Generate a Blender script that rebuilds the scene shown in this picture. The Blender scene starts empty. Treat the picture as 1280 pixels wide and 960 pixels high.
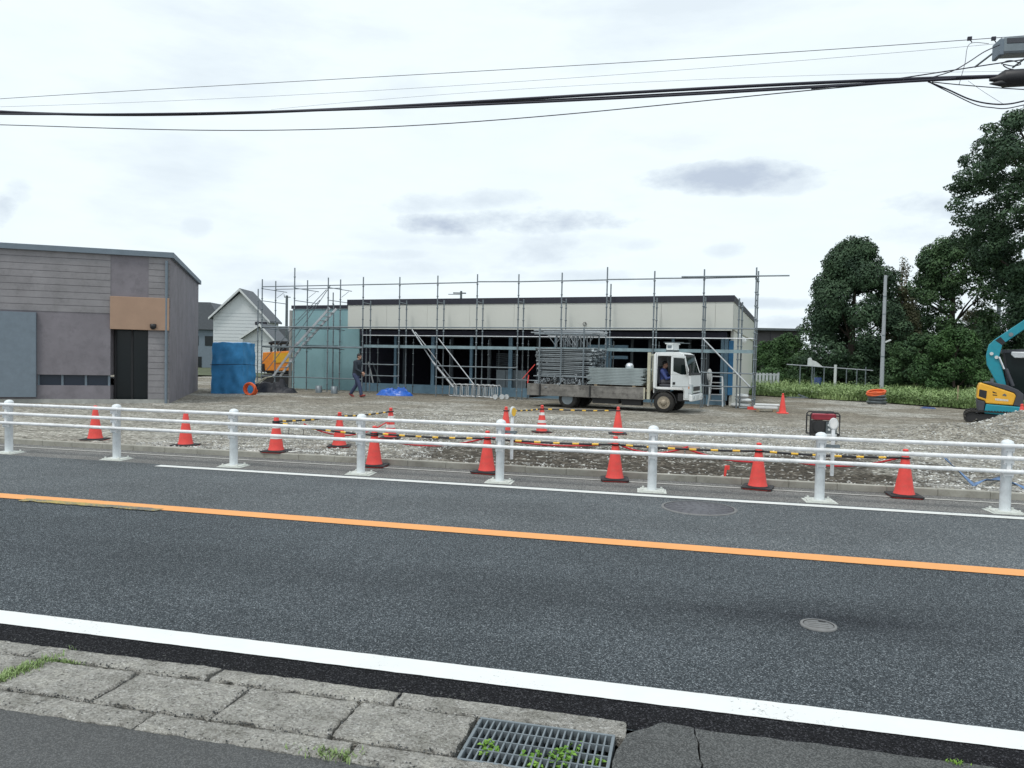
import bpy, math, random
from mathutils import Vector, Matrix, Euler, noise
random.seed(7)
R = math.radians; PI = math.pi
sc = bpy.context.scene
COL = sc.collection

# ------------------------------------------------------------------ camera
# the world is laid out along the road: X runs along it to the right, Y away from the viewer
F = 924.0; CZ = 1.62
CM = Matrix.Rotation(R(13.1), 3, 'Z') @ Matrix.Rotation(PI/2 - R(1.86), 3, 'X') @ Matrix.Rotation(R(1.2), 3, 'Z')
CP = Vector((0, 0, CZ)); FW = Vector((-math.sin(R(13.1)), math.cos(R(13.1)), 0))
cam_d = bpy.data.cameras.new('camera'); cam = bpy.data.objects.new('camera', cam_d); COL.objects.link(cam)
cam_d.sensor_width = 36; cam_d.lens = F/1280*36; cam_d.clip_end = 3000; cam_d.clip_start = 0.05
cam.matrix_world = Matrix.Translation(CP) @ CM.to_4x4()
sc.camera = cam
def ray(px, py): return CM @ Vector(((px-640)/F, -(py-480)/F, -1))
def G(px, py, z=0.0):                     # survey: where a sight line meets the ground
    d = ray(px, py); return CP + d*((z-CZ)/d.z)
def A(px, py, Y):                         # point at a distance
    d = ray(px, py); return CP + d*(Y/d.dot(FW))
def TP(px, py, t):                        # point on the vertical plane y = t
    d = ray(px, py); return CP + d*(t/d.y)

# ------------------------------------------------------------------ materials
def lin(c): return tuple(((v/255+0.055)/1.055)**2.4 if v/255 > 0.04045 else v/255/12.92 for v in c)
def nmat(name):
    m = bpy.data.materials.new(name); m.use_nodes = True
    nt = m.node_tree; b = nt.nodes['Principled BSDF']; return m, nt, b
def N(nt, typ, **kw):
    n = nt.nodes.new(typ)
    for k, v in kw.items():
        if k.startswith('i_'):
            n.inputs[int(k[2:]) if k[2:].isdigit() else k[2:].replace('_', ' ')].default_value = v
        else: setattr(n, k, v)
    return n
def ramp(nt, src, stops):
    r = nt.nodes.new('ShaderNodeValToRGB')
    while len(r.color_ramp.elements) < len(stops): r.color_ramp.elements.new(0.5)
    for e, (p, c) in zip(r.color_ramp.elements, stops):
        e.position = p; e.color = (*c, 1) if len(c) == 3 else c
    nt.links.new(src, r.inputs[0]); return r
def mixc(nt, fac, a, b, typ='MIX'):
    m = nt.nodes.new('ShaderNodeMix'); m.data_type = 'RGBA'; m.blend_type = typ
    for sock, val in ((m.inputs[0], fac), (m.inputs[6], a), (m.inputs[7], b)):
        if hasattr(val, 'links') or hasattr(val, 'is_linked'): nt.links.new(val, sock)
        elif isinstance(val, (int, float)): sock.default_value = val
        else: sock.default_value = (*val, 1) if len(val) == 3 else val
    return m.outputs[2]
def math_(nt, op, a, b=None, clamp=False):
    m = nt.nodes.new('ShaderNodeMath'); m.operation = op; m.use_clamp = clamp
    for i, v in enumerate((a, b)):
        if v is None: continue
        if hasattr(v, 'is_linked'): nt.links.new(v, m.inputs[i])
        else: m.inputs[i].default_value = v
    return m.outputs[0]
def gpos(nt):
    return nt.nodes.new('ShaderNodeNewGeometry').outputs['Position']
def noise_(nt, vec, scale, detail=4, rough=0.6):
    n = N(nt, 'ShaderNodeTexNoise'); n.inputs['Scale'].default_value = scale
    n.inputs['Detail'].default_value = detail; n.inputs['Roughness'].default_value = rough
    if vec is not None: nt.links.new(vec, n.inputs['Vector'])
    return n.outputs['Fac']
def vor(nt, vec, scale, feature='F1'):
    n = N(nt, 'ShaderNodeTexVoronoi'); n.inputs['Scale'].default_value = scale; n.feature = feature
    nt.links.new(vec, n.inputs['Vector']); return n
def bump(nt, b, h, strength=0.5, dist=0.01):
    bp = N(nt, 'ShaderNodeBump'); bp.inputs['Strength'].default_value = strength; bp.inputs['Distance'].default_value = dist
    nt.links.new(h, bp.inputs['Height']); nt.links.new(bp.outputs[0], b.inputs['Normal'])
def paint(name, c, rough=0.5, metal=0.0, var=0.18, scale=6.0, dirt=None, dirt_amt=0.0, spec=0.5):
    """coated or plain surface: colour wanders a little, optional blotches of dirt"""
    m, nt, b = nmat(name)
    tc = N(nt, 'ShaderNodeTexCoord').outputs['Object']
    f = noise_(nt, tc, scale, 5, 0.65)
    lo = tuple(v*(1-var) for v in c); hi = tuple(min(1, v*(1+var)) for v in c)
    r = ramp(nt, f, [(0.25, lo), (0.75, hi)]); out = r.outputs[0]
    if dirt:
        f2 = noise_(nt, tc, scale*2.3, 6, 0.75)
        k = ramp(nt, f2, [(0.5, (0, 0, 0)), (0.75, (dirt_amt,)*3)])
        out = mixc(nt, k.outputs[0], out, dirt)
    nt.links.new(out, b.inputs['Base Color'])
    b.inputs['Roughness'].default_value = rough; b.inputs['Metallic'].default_value = metal
    b.inputs['Specular IOR Level'].default_value = spec
    return m
M = {}
M['post_white'] = paint('post_white', (0.70, 0.735, 0.755), 0.4, dirt=(0.35, 0.33, 0.3), dirt_amt=0.3)
M['white_rail'] = paint('white_rail', (0.80, 0.81, 0.82), 0.35, dirt=(0.38, 0.35, 0.31), dirt_amt=0.4)
M['plate'] = paint('plate', (0.6, 0.62, 0.58), 0.7, dirt=(0.25, 0.23, 0.2), dirt_amt=0.5)
M['galv'] = paint('galv', (0.185, 0.215, 0.235), 0.45, 0.35, 0.25, 3)
M['galv_light'] = paint('galv_light', (0.58, 0.6, 0.62), 0.4, 0.4, 0.2, 4)
M['galv_dark'] = paint('galv_dark', (0.12, 0.14, 0.15), 0.5, 0.3, 0.3, 4)
M['plank'] = paint('plank', (0.24, 0.33, 0.36), 0.55, 0.2, 0.25, 3, dirt=(0.1, 0.1, 0.1), dirt_amt=0.4)
M['cone'] = paint('cone', (0.82, 0.075, 0.062), 0.5, var=0.14, dirt=(0.45, 0.12, 0.09), dirt_amt=0.5)
M['rubber'] = paint('rubber', (0.022, 0.022, 0.024), 0.75, var=0.3)
M['reflect'] = paint('reflect', (0.75, 0.74, 0.72), 0.4)
M['yellow'] = paint('yellow', (0.85, 0.5, 0.05), 0.45)
M['black'] = paint('black', (0.015, 0.015, 0.018), 0.5)
M['rope'] = paint('rope', (0.6, 0.02, 0.03), 0.5)
M['cable'] = paint('cable', (0.02, 0.02, 0.035), 0.6)
M['teal_wall'] = paint('teal_wall', (0.25, 0.42, 0.45), 0.6, var=0.07, scale=1.2, dirt=(0.15, 0.27, 0.29), dirt_amt=0.3)
M['cream'] = paint('cream', (0.62, 0.62, 0.57), 0.6, var=0.035, scale=0.6)
M['trim'] = paint('trim', (0.022, 0.022, 0.035), 0.45)
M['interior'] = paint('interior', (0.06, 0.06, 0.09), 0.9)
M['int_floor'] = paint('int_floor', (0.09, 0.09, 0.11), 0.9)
M['mullion'] = paint('mullion', (0.13, 0.22, 0.29), 0.4)
M['blue_door'] = paint('blue_door', (0.03, 0.16, 0.33), 0.5)
M['concrete'] = paint('concrete', (0.36, 0.36, 0.34), 0.9, var=0.2, scale=4, dirt=(0.2, 0.2, 0.18), dirt_amt=0.4)
M['truck_white'] = paint('truck_white', (0.80, 0.82, 0.82), 0.3, var=0.05, dirt=(0.45, 0.43, 0.4), dirt_amt=0.25)
M['old_bed'] = paint('old_bed', (0.19, 0.18, 0.165), 0.8, var=0.6, scale=2.2, dirt=(0.035, 0.03, 0.028), dirt_amt=0.95)
M['beige_metal'] = paint('beige_metal', (0.5, 0.48, 0.37), 0.6, var=0.2, dirt=(0.2, 0.13, 0.08), dirt_amt=0.6)
M['dark_metal'] = paint('dark_metal', (0.03, 0.03, 0.032), 0.6, 0.2)
M['tyre'] = paint('tyre', (0.025, 0.024, 0.023), 0.85, dirt=(0.12, 0.1, 0.08), dirt_amt=0.4)
M['rim'] = paint('rim', (0.36, 0.31, 0.24), 0.6, 0.3, dirt=(0.1, 0.07, 0.05), dirt_amt=0.8)
M['lamp'] = paint('lamp', (0.55, 0.6, 0.62), 0.12)
M['chrome'] = paint('chrome', (0.75, 0.77, 0.8), 0.2, 0.8)
M['pipe'] = paint('pipe', (0.19, 0.215, 0.23), 0.45, 0.4, 0.35, 1.5)
M['bracket_steel'] = paint('bracket_steel', (0.28, 0.305, 0.325), 0.45, 0.4, 0.3, 3)
M['steel_plank'] = paint('steel_plank', (0.29, 0.335, 0.34), 0.55, 0.2, 0.3, 2)
M['teal'] = paint('teal', (0.012, 0.26, 0.34), 0.35, var=0.1, dirt=(0.05, 0.16, 0.2), dirt_amt=0.3)
M['machine_yellow'] = paint('machine_yellow', (0.80, 0.42, 0.035), 0.4, var=0.08, dirt=(0.5, 0.3, 0.06), dirt_amt=0.3)
M['machine_grey'] = paint('machine_grey', (0.05, 0.053, 0.065), 0.5)
M['orange'] = paint('orange', (0.80, 0.26, 0.035), 0.5, var=0.15, dirt=(0.4, 0.22, 0.08), dirt_amt=0.4)
M['hose_orange'] = paint('hose_orange', (0.75, 0.13, 0.035), 0.5, var=0.25)
M['blue_sheet'] = paint('blue_sheet', (0.02, 0.12, 0.52), 0.35, var=0.35, scale=5)
M['navy'] = paint('navy', (0.02, 0.05, 0.16), 0.5, var=0.3)
M['blue_cover'] = paint('blue_cover', (0.05, 0.24, 0.50), 0.4, var=0.25, scale=3)
M['siding'] = paint('siding', (0.62, 0.65, 0.66), 0.7, var=0.05)
M['roof_tile'] = paint('roof_tile', (0.10, 0.11, 0.125), 0.7, var=0.25)
M['mauve'] = paint('mauve', (0.195, 0.18, 0.2), 0.8, var=0.2, scale=1.2, dirt=(0.10, 0.095, 0.105), dirt_amt=0.6)
M['mauve_light'] = paint('mauve_light', (0.25, 0.24, 0.25), 0.8, var=0.2, scale=1.2, dirt=(0.13, 0.125, 0.13), dirt_amt=0.5)
M['brown_panel'] = paint('brown_panel', (0.36, 0.235, 0.165), 0.6, var=0.1, scale=2)
M['bluegrey'] = paint('bluegrey', (0.16, 0.20, 0.24), 0.7, var=0.1)
M['dark_shed'] = paint('dark_shed', (0.085, 0.08, 0.085), 0.85, var=0.12, scale=0.8)
M['bark'] = paint('bark', (0.075, 0.06, 0.048), 0.9, var=0.35, scale=8)
M['pole_concrete'] = paint('pole_concrete', (0.36, 0.38, 0.41), 0.8, var=0.1, scale=3)
M['skin'] = paint('skin', (0.42, 0.24, 0.17), 0.6, var=0.06)
M['hair'] = paint('hair', (0.012, 0.01, 0.01), 0.6)
M['jacket'] = paint('jacket', (0.02, 0.028, 0.04), 0.85, scale=14)
M['trousers'] = paint('trousers', (0.045, 0.06, 0.12), 0.85, scale=12)
M['workshirt'] = paint('workshirt', (0.055, 0.08, 0.24), 0.85, scale=12)
M['greytrousers'] = paint('greytrousers', (0.09, 0.09, 0.10), 0.85, scale=12)
M['redshoe'] = paint('redshoe', (0.22, 0.03, 0.025), 0.6)
M['bag_white'] = paint('bag_white', (0.6, 0.62, 0.62), 0.7, var=0.15)
M['wood'] = paint('wood', (0.3, 0.23, 0.15), 0.8, var=0.25, scale=7)
M['block'] = paint('block', (0.36, 0.25, 0.2), 0.9, var=0.2, scale=9)
M['aluminium'] = paint('aluminium', (0.68, 0.7, 0.71), 0.35, 0.5)
M['strap'] = paint('strap', (0.10, 0.19, 0.36), 0.6, var=0.3, dirt=(0.25, 0.28, 0.33), dirt_amt=0.5)
M['blacksheet'] = paint('blacksheet', (0.018, 0.018, 0.024), 0.55, var=0.4)
M['cast_iron'] = paint('cast_iron', (0.115, 0.115, 0.128), 0.6, 0.2, 0.15, 20)
M['cast_iron_light'] = paint('cast_iron_light', (0.19, 0.19, 0.19), 0.7, 0.1, 0.2, 20)
M['grate'] = paint('grate', (0.19, 0.22, 0.24), 0.5, 0.3, 0.2, 12)
M['pit'] = paint('pit', (0.03, 0.03, 0.025), 0.9)
M['genred'] = paint('genred', (0.33, 0.03, 0.05), 0.4)
def glass_mat(name, c, rough=0.06):
    m, nt, b = nmat(name); b.inputs['Base Color'].default_value = (*c, 1); b.inputs['Roughness'].default_value = rough
    b.inputs['Specular IOR Level'].default_value = 0.35
    tc = N(nt, 'ShaderNodeTexCoord').outputs['Object']; bump(nt, b, noise_(nt, tc, 1.2, 2), 0.05, 0.02); return m
M['dark_glass'] = glass_mat('dark_glass', (0.012, 0.017, 0.02), 0.2)
M['blue_glass'] = glass_mat('blue_glass', (0.03, 0.04, 0.06), 0.25)
M['cab_glass'] = glass_mat('cab_glass', (0.008, 0.014, 0.015), 0.08)
M['cab_glass'].node_tree.nodes['Principled BSDF'].inputs['Specular IOR Level'].default_value = 0.18
def leaf_mat(name, dark, light, scale=0.6):
    m, nt, b = nmat(name); p = gpos(nt)
    f = noise_(nt, p, scale, 3, 0.7); f2 = noise_(nt, p, scale*9, 2)
    s = math_(nt, 'ADD', math_(nt, 'MULTIPLY', f, 0.7), math_(nt, 'MULTIPLY', f2, 0.3))
    r = ramp(nt, s, [(0.36, dark), (0.64, light)])
    nt.links.new(r.outputs[0], b.inputs['Base Color']); b.inputs['Roughness'].default_value = 0.6
    b.inputs['Specular IOR Level'].default_value = 0.3
    return m
M['leaf_dark'] = leaf_mat('leaf_dark', (0.024, 0.05, 0.031), (0.074, 0.13, 0.064), 0.9)
M['leaf_mid'] = leaf_mat('leaf_mid', (0.027, 0.062, 0.03), (0.088, 0.16, 0.06), 0.9)
M['leaf_olive'] = leaf_mat('leaf_olive', (0.04, 0.045, 0.022), (0.085, 0.085, 0.04))
M['leaf_shrub'] = leaf_mat('leaf_shrub', (0.024, 0.058, 0.02), (0.066, 0.138, 0.04), 1.0)
M['grass'] = leaf_mat('grass', (0.10, 0.175, 0.05), (0.34, 0.44, 0.19), 0.6)
M['weed'] = leaf_mat('weed', (0.10, 0.22, 0.03), (0.22, 0.38, 0.06), 8)

def asphalt(name, dark, mid, spec_c, scale, amt, wear=True, smooth=0.5, bs=0.6):
    m, nt, b = nmat(name); p = gpos(nt)
    v = vor(nt, p, scale)
    cell = v.outputs['Color']
    sep = N(nt, 'ShaderNodeSeparateColor'); nt.links.new(cell, sep.inputs[0])
    r = ramp(nt, sep.outputs[0], [(0.0, dark), (0.55, mid), (0.82, tuple(x*1.7 for x in mid)), (1.0, spec_c)])
    v2 = vor(nt, p, scale*0.37); sep2 = N(nt, 'ShaderNodeSeparateColor'); nt.links.new(v2.outputs['Color'], sep2.inputs[0])
    g = ramp(nt, sep2.outputs[1], [(0, (1-amt,)*3), (1, (1+amt,)*3)])
    c = mixc(nt, 1.0, r.outputs[0], g.outputs[0], 'MULTIPLY')
    big = noise_(nt, p, 0.45, 5, 0.6)
    g2 = ramp(nt, big, [(0.3, (0.82,)*3), (0.7, (1.15,)*3)])
    c = mixc(nt, 1.0, c, g2.outputs[0], 'MULTIPLY')
    mw = N(nt, 'ShaderNodeMapping'); mw.inputs['Scale'].default_value = (0.12, 1.1, 1); nt.links.new(p, mw.inputs[0])
    g3 = ramp(nt, noise_(nt, mw.outputs[0], 1.0, 5, 0.6), [(0.32, (0.92,)*3), (0.68, (1.12,)*3)])
    c = mixc(nt, 1.0, c, g3.outputs[0], 'MULTIPLY')
    if wear:   # dark oily band where wheels run, broken up by noise
        xyz = N(nt, 'ShaderNodeSeparateXYZ'); nt.links.new(p, xyz.inputs[0])
        d = math_(nt, 'ABSOLUTE', math_(nt, 'SUBTRACT', xyz.outputs[1], 5.05))
        k = math_(nt, 'SUBTRACT', 1.0, math_(nt, 'DIVIDE', d, 0.45), True)
        n3 = N(nt, 'ShaderNodeTexNoise'); mp = N(nt, 'ShaderNodeMapping'); mp.inputs['Scale'].default_value = (0.5, 2.0, 1)
        nt.links.new(p, mp.inputs[0]); nt.links.new(mp.outputs[0], n3.inputs['Vector']); n3.inputs['Scale'].default_value = 1.4; n3.inputs['Detail'].default_value = 4
        mr = N(nt, 'ShaderNodeMapRange'); mr.inputs[1].default_value = -1.5; mr.inputs[2].default_value = 1.0; nt.links.new(xyz.outputs[0], mr.inputs[0])
        k = math_(nt, 'MULTIPLY', k, math_(nt, 'ADD', math_(nt, 'MULTIPLY', mr.outputs[0], 0.7), 0.3))
        k = math_(nt, 'MULTIPLY', k, ramp(nt, n3.outputs['Fac'], [(0.36, (0.05,)*3), (0.6, (0.95,)*3)]).outputs[0])
        c = mixc(nt, k, c, mixc(nt, 1.0, c, (0.45, 0.45, 0.48), 'MULTIPLY'))
    nt.links.new(c, b.inputs['Base Color']); b.inputs['Roughness'].default_value = 0.85
    b.inputs['Specular IOR Level'].default_value = 0.15
    h = math_(nt, 'ADD', v.outputs['Distance'], math_(nt, 'MULTIPLY', v2.outputs['Distance'], 1.5))
    bump(nt, b, h, bs, 0.012); return m
M['road'] = asphalt('road', (0.020, 0.024, 0.028), (0.062, 0.072, 0.080), (0.32, 0.35, 0.37), 185, 0.08)
M['far_lane'] = asphalt('far_lane', (0.052, 0.058, 0.063), (0.084, 0.094, 0.101), (0.30, 0.31, 0.31), 130, 0.08, False, bs=0.35)
M['black_strip'] = asphalt('black_strip', (0.005, 0.005, 0.006), (0.015, 0.015, 0.018), (0.11, 0.11, 0.12), 170, 0.2, False, bs=1.0)
M['footpath'] = asphalt('footpath', (0.074, 0.076, 0.077), (0.085, 0.087, 0.088), (0.14, 0.14, 0.135), 230, 0.06, False, bs=0.3)
M['shoulder'] = asphalt('shoulder', (0.10, 0.10, 0.098), (0.145, 0.143, 0.138), (0.33, 0.32, 0.30), 120, 0.12, False, bs=0.3)
M['old_asphalt'] = asphalt('old_asphalt', (0.06, 0.062, 0.062), (0.092, 0.095, 0.094), (0.17, 0.17, 0.165), 210, 0.10, False, bs=0.6)

def marking(name, c, worn, wear_lo=0.62, edge_noise=True):
    m, nt, b = nmat(name); p = gpos(nt)
    f = noise_(nt, p, 60, 4, 0.7); big = noise_(nt, p, 1.6, 3, 0.6)
    s = math_(nt, 'ADD', math_(nt, 'MULTIPLY', f, 0.6), math_(nt, 'MULTIPLY', big, 0.4))
    k = ramp(nt, s, [(wear_lo, (0,)*3), (wear_lo+0.06, (1,)*3)])
    f3 = noise_(nt, p, 3.0, 4); cc = ramp(nt, f3, [(0.3, tuple(v*0.93 for v in c)), (0.7, c)])
    nt.links.new(mixc(nt, k.outputs[0], cc.outputs[0], worn), b.inputs['Base Color'])
    b.inputs['Roughness'].default_value = 0.7; bump(nt, b, f, 0.2, 0.004); return m
M['line_white'] = marking('line_white', (0.74, 0.75, 0.74), (0.2, 0.21, 0.21), 0.60)
M['line_white_far'] = marking('line_white_far', (0.72, 0.73, 0.71), (0.2, 0.21, 0.21), 0.60)
M['line_orange'] = marking('line_orange', (0.80, 0.36, 0.12), (0.3, 0.2, 0.08), 0.62)

def gutter_mat():
    m, nt, b = nmat('old_concrete'); p = gpos(nt)
    v = vor(nt, p, 120); sep = N(nt, 'ShaderNodeSeparateColor'); nt.links.new(v.outputs['Color'], sep.inputs[0])
    r = ramp(nt, sep.outputs[0], [(0, (0.33, 0.315, 0.285)), (0.5, (0.52, 0.50, 0.46)), (0.9, (0.62, 0.60, 0.555)), (1, (0.78, 0.765, 0.73))])
    vb = vor(nt, p, 34); sb = N(nt, 'ShaderNodeSeparateColor'); nt.links.new(vb.outputs['Color'], sb.inputs[0])
    pk0 = math_(nt, 'MULTIPLY', math_(nt, 'GREATER_THAN', sb.outputs[1], 0.93), math_(nt, 'LESS_THAN', vb.outputs['Distance'], 0.32))
    c = mixc(nt, math_(nt, 'MULTIPLY', pk0, 0.8), r.outputs[0], (0.55, 0.54, 0.51))
    big = noise_(nt, p, 4.5, 8, 0.72); g = ramp(nt, big, [(0.28, (0.55, 0.55, 0.52)), (0.5, (0.95,)*3), (0.72, (1.22, 1.22, 1.18))])
    pits = noise_(nt, p, 30, 8, 0.78); pk = ramp(nt, pits, [(0.33, (0.22,)*3), (0.45, (1,)*3)])
    c = mixc(nt, 1, mixc(nt, 1, c, g.outputs[0], 'MULTIPLY'), pk.outputs[0], 'MULTIPLY')
    nt.links.new(c, b.inputs['Base Color']); b.inputs['Roughness'].default_value = 0.95; b.inputs['Specular IOR Level'].default_value = 0.15
    h = math_(nt, 'ADD', math_(nt, 'MULTIPLY', pits, 2.2), math_(nt, 'MULTIPLY', v.outputs['Distance'], 0.7))
    bump(nt, b, h, 1.0, 0.016); return m
M['old_concrete'] = gutter_mat()

def gravel_mat():
    """crushed stone on the lot: grey stone, a beaten earth track and a strip of dug-over dark soil behind the kerb"""
    m, nt, b = nmat('gravel'); p = gpos(nt)
    v = vor(nt, p, 24); sep = N(nt, 'ShaderNodeSeparateColor'); nt.links.new(v.outputs['Color'], sep.inputs[0])
    v2 = vor(nt, p, 8); sep2 = N(nt, 'ShaderNodeSeparateColor'); nt.links.new(v2.outputs['Color'], sep2.inputs[0])
    s = math_(nt, 'ADD', math_(nt, 'MULTIPLY', sep.outputs[0], 0.65), math_(nt, 'MULTIPLY', sep2.outputs[0], 0.35))
    stone = ramp(nt, s, [(0.1, (0.11, 0.108, 0.095)), (0.42, (0.29, 0.275, 0.24)), (0.75, (0.47, 0.45, 0.40)), (1, (0.70, 0.69, 0.64))])
    soil = ramp(nt, s, [(0.05, (0.03, 0.026, 0.02)), (0.55, (0.075, 0.064, 0.05)), (0.82, (0.15, 0.13, 0.105)), (0.93, (0.5, 0.49, 0.45))])
    xyz = N(nt, 'ShaderNodeSeparateXYZ'); nt.links.new(p, xyz.inputs[0])
    X, Y = xyz.outputs[0], xyz.outputs[1]
    n1 = noise_(nt, p, 0.9, 6, 0.65); n2 = noise_(nt, p, 0.22, 5, 0.6)
    # dug strip behind the kerb, strongest between x=-3.5 and x=2
    d1 = math_(nt, 'DIVIDE', math_(nt, 'ABSOLUTE', math_(nt, 'SUBTRACT', Y, 11.7)), 2.3)
    d2 = math_(nt, 'DIVIDE', math_(nt, 'ABSOLUTE', math_(nt, 'SUBTRACT', X, -0.6)), 4.6)
    dd = math_(nt, 'MAXIMUM', d1, d2)
    k = math_(nt, 'ADD', math_(nt, 'SUBTRACT', 1.0, dd), math_(nt, 'MULTIPLY', math_(nt, 'SUBTRACT', n1, 0.5), 1.6))
    k = ramp(nt, k, [(-0.0, (0,)*3), (0.30, (1,)*3)])
    # brown beaten earth in front of the building, in patches
    t1 = ramp(nt, n2, [(0.40, (0,)*3), (0.50, (0.95,)*3)])
    far = N(nt, 'ShaderNodeMapRange'); far.inputs[1].default_value = 15; far.inputs[2].default_value = 26; nt.links.new(Y, far.inputs[0])
    earth = ramp(nt, s, [(0.1, (0.12, 0.104, 0.078)), (0.6, (0.225, 0.20, 0.158)), (1, (0.38, 0.355, 0.30))])
    c = mixc(nt, math_(nt, 'MULTIPLY', t1.outputs[0], math_(nt, 'ADD', math_(nt, 'MULTIPLY', far.outputs[0], 0.7), 0.3)), stone.outputs[0], earth.outputs[0])
    c = mixc(nt, k.outputs[0], c, soil.outputs[0])
    mpg = N(nt, 'ShaderNodeMapping'); mpg.inputs['Scale'].default_value = (0.35, 1.0, 1); nt.links.new(p, mpg.inputs[0])
    g = ramp(nt, noise_(nt, mpg.outputs[0], 1.3, 8, 0.72), [(0.3, (0.62,)*3), (0.5, (0.98,)*3), (0.7, (1.22,)*3)])
    c = mixc(nt, 1, c, g.outputs[0], 'MULTIPLY')
    nt.links.new(c, b.inputs['Base Color']); b.inputs['Roughness'].default_value = 0.95; b.inputs['Specular IOR Level'].default_value = 0.2
    h = math_(nt, 'ADD', math_(nt, 'MULTIPLY', v.outputs['Distance'], -0.6), math_(nt, 'MULTIPLY', n1, 1.2))
    bump(nt, b, h, 0.9, 0.05); return m
M['gravel'] = gravel_mat()
def stone_mat():
    m, nt, b = nmat('stones'); p = gpos(nt)
    v = vor(nt, p, 9); sep = N(nt, 'ShaderNodeSeparateColor'); nt.links.new(v.outputs['Color'], sep.inputs[0])
    r = ramp(nt, sep.outputs[0], [(0, (0.14, 0.138, 0.128)), (0.6, (0.38, 0.375, 0.355)), (1, (0.72, 0.72, 0.69))])
    nt.links.new(r.outputs[0], b.inputs['Base Color']); b.inputs['Roughness'].default_value = 0.9; return m
M['stones'] = stone_mat()
M['field_soil'] = paint('field_soil', (0.07, 0.085, 0.04), 0.95, var=0.4, scale=1.0)
M['ground'] = paint('ground', (0.09, 0.10, 0.06), 0.95, var=0.4, scale=0.05)
M['kerb'] = paint('kerb', (0.33, 0.32, 0.28), 0.9, var=0.25, scale=3, dirt=(0.16, 0.145, 0.11), dirt_amt=0.6)
M['apron'] = paint('apron', (0.45, 0.44, 0.41), 0.9, var=0.2, scale=4, dirt=(0.2, 0.2, 0.18), dirt_amt=0.6)

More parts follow.
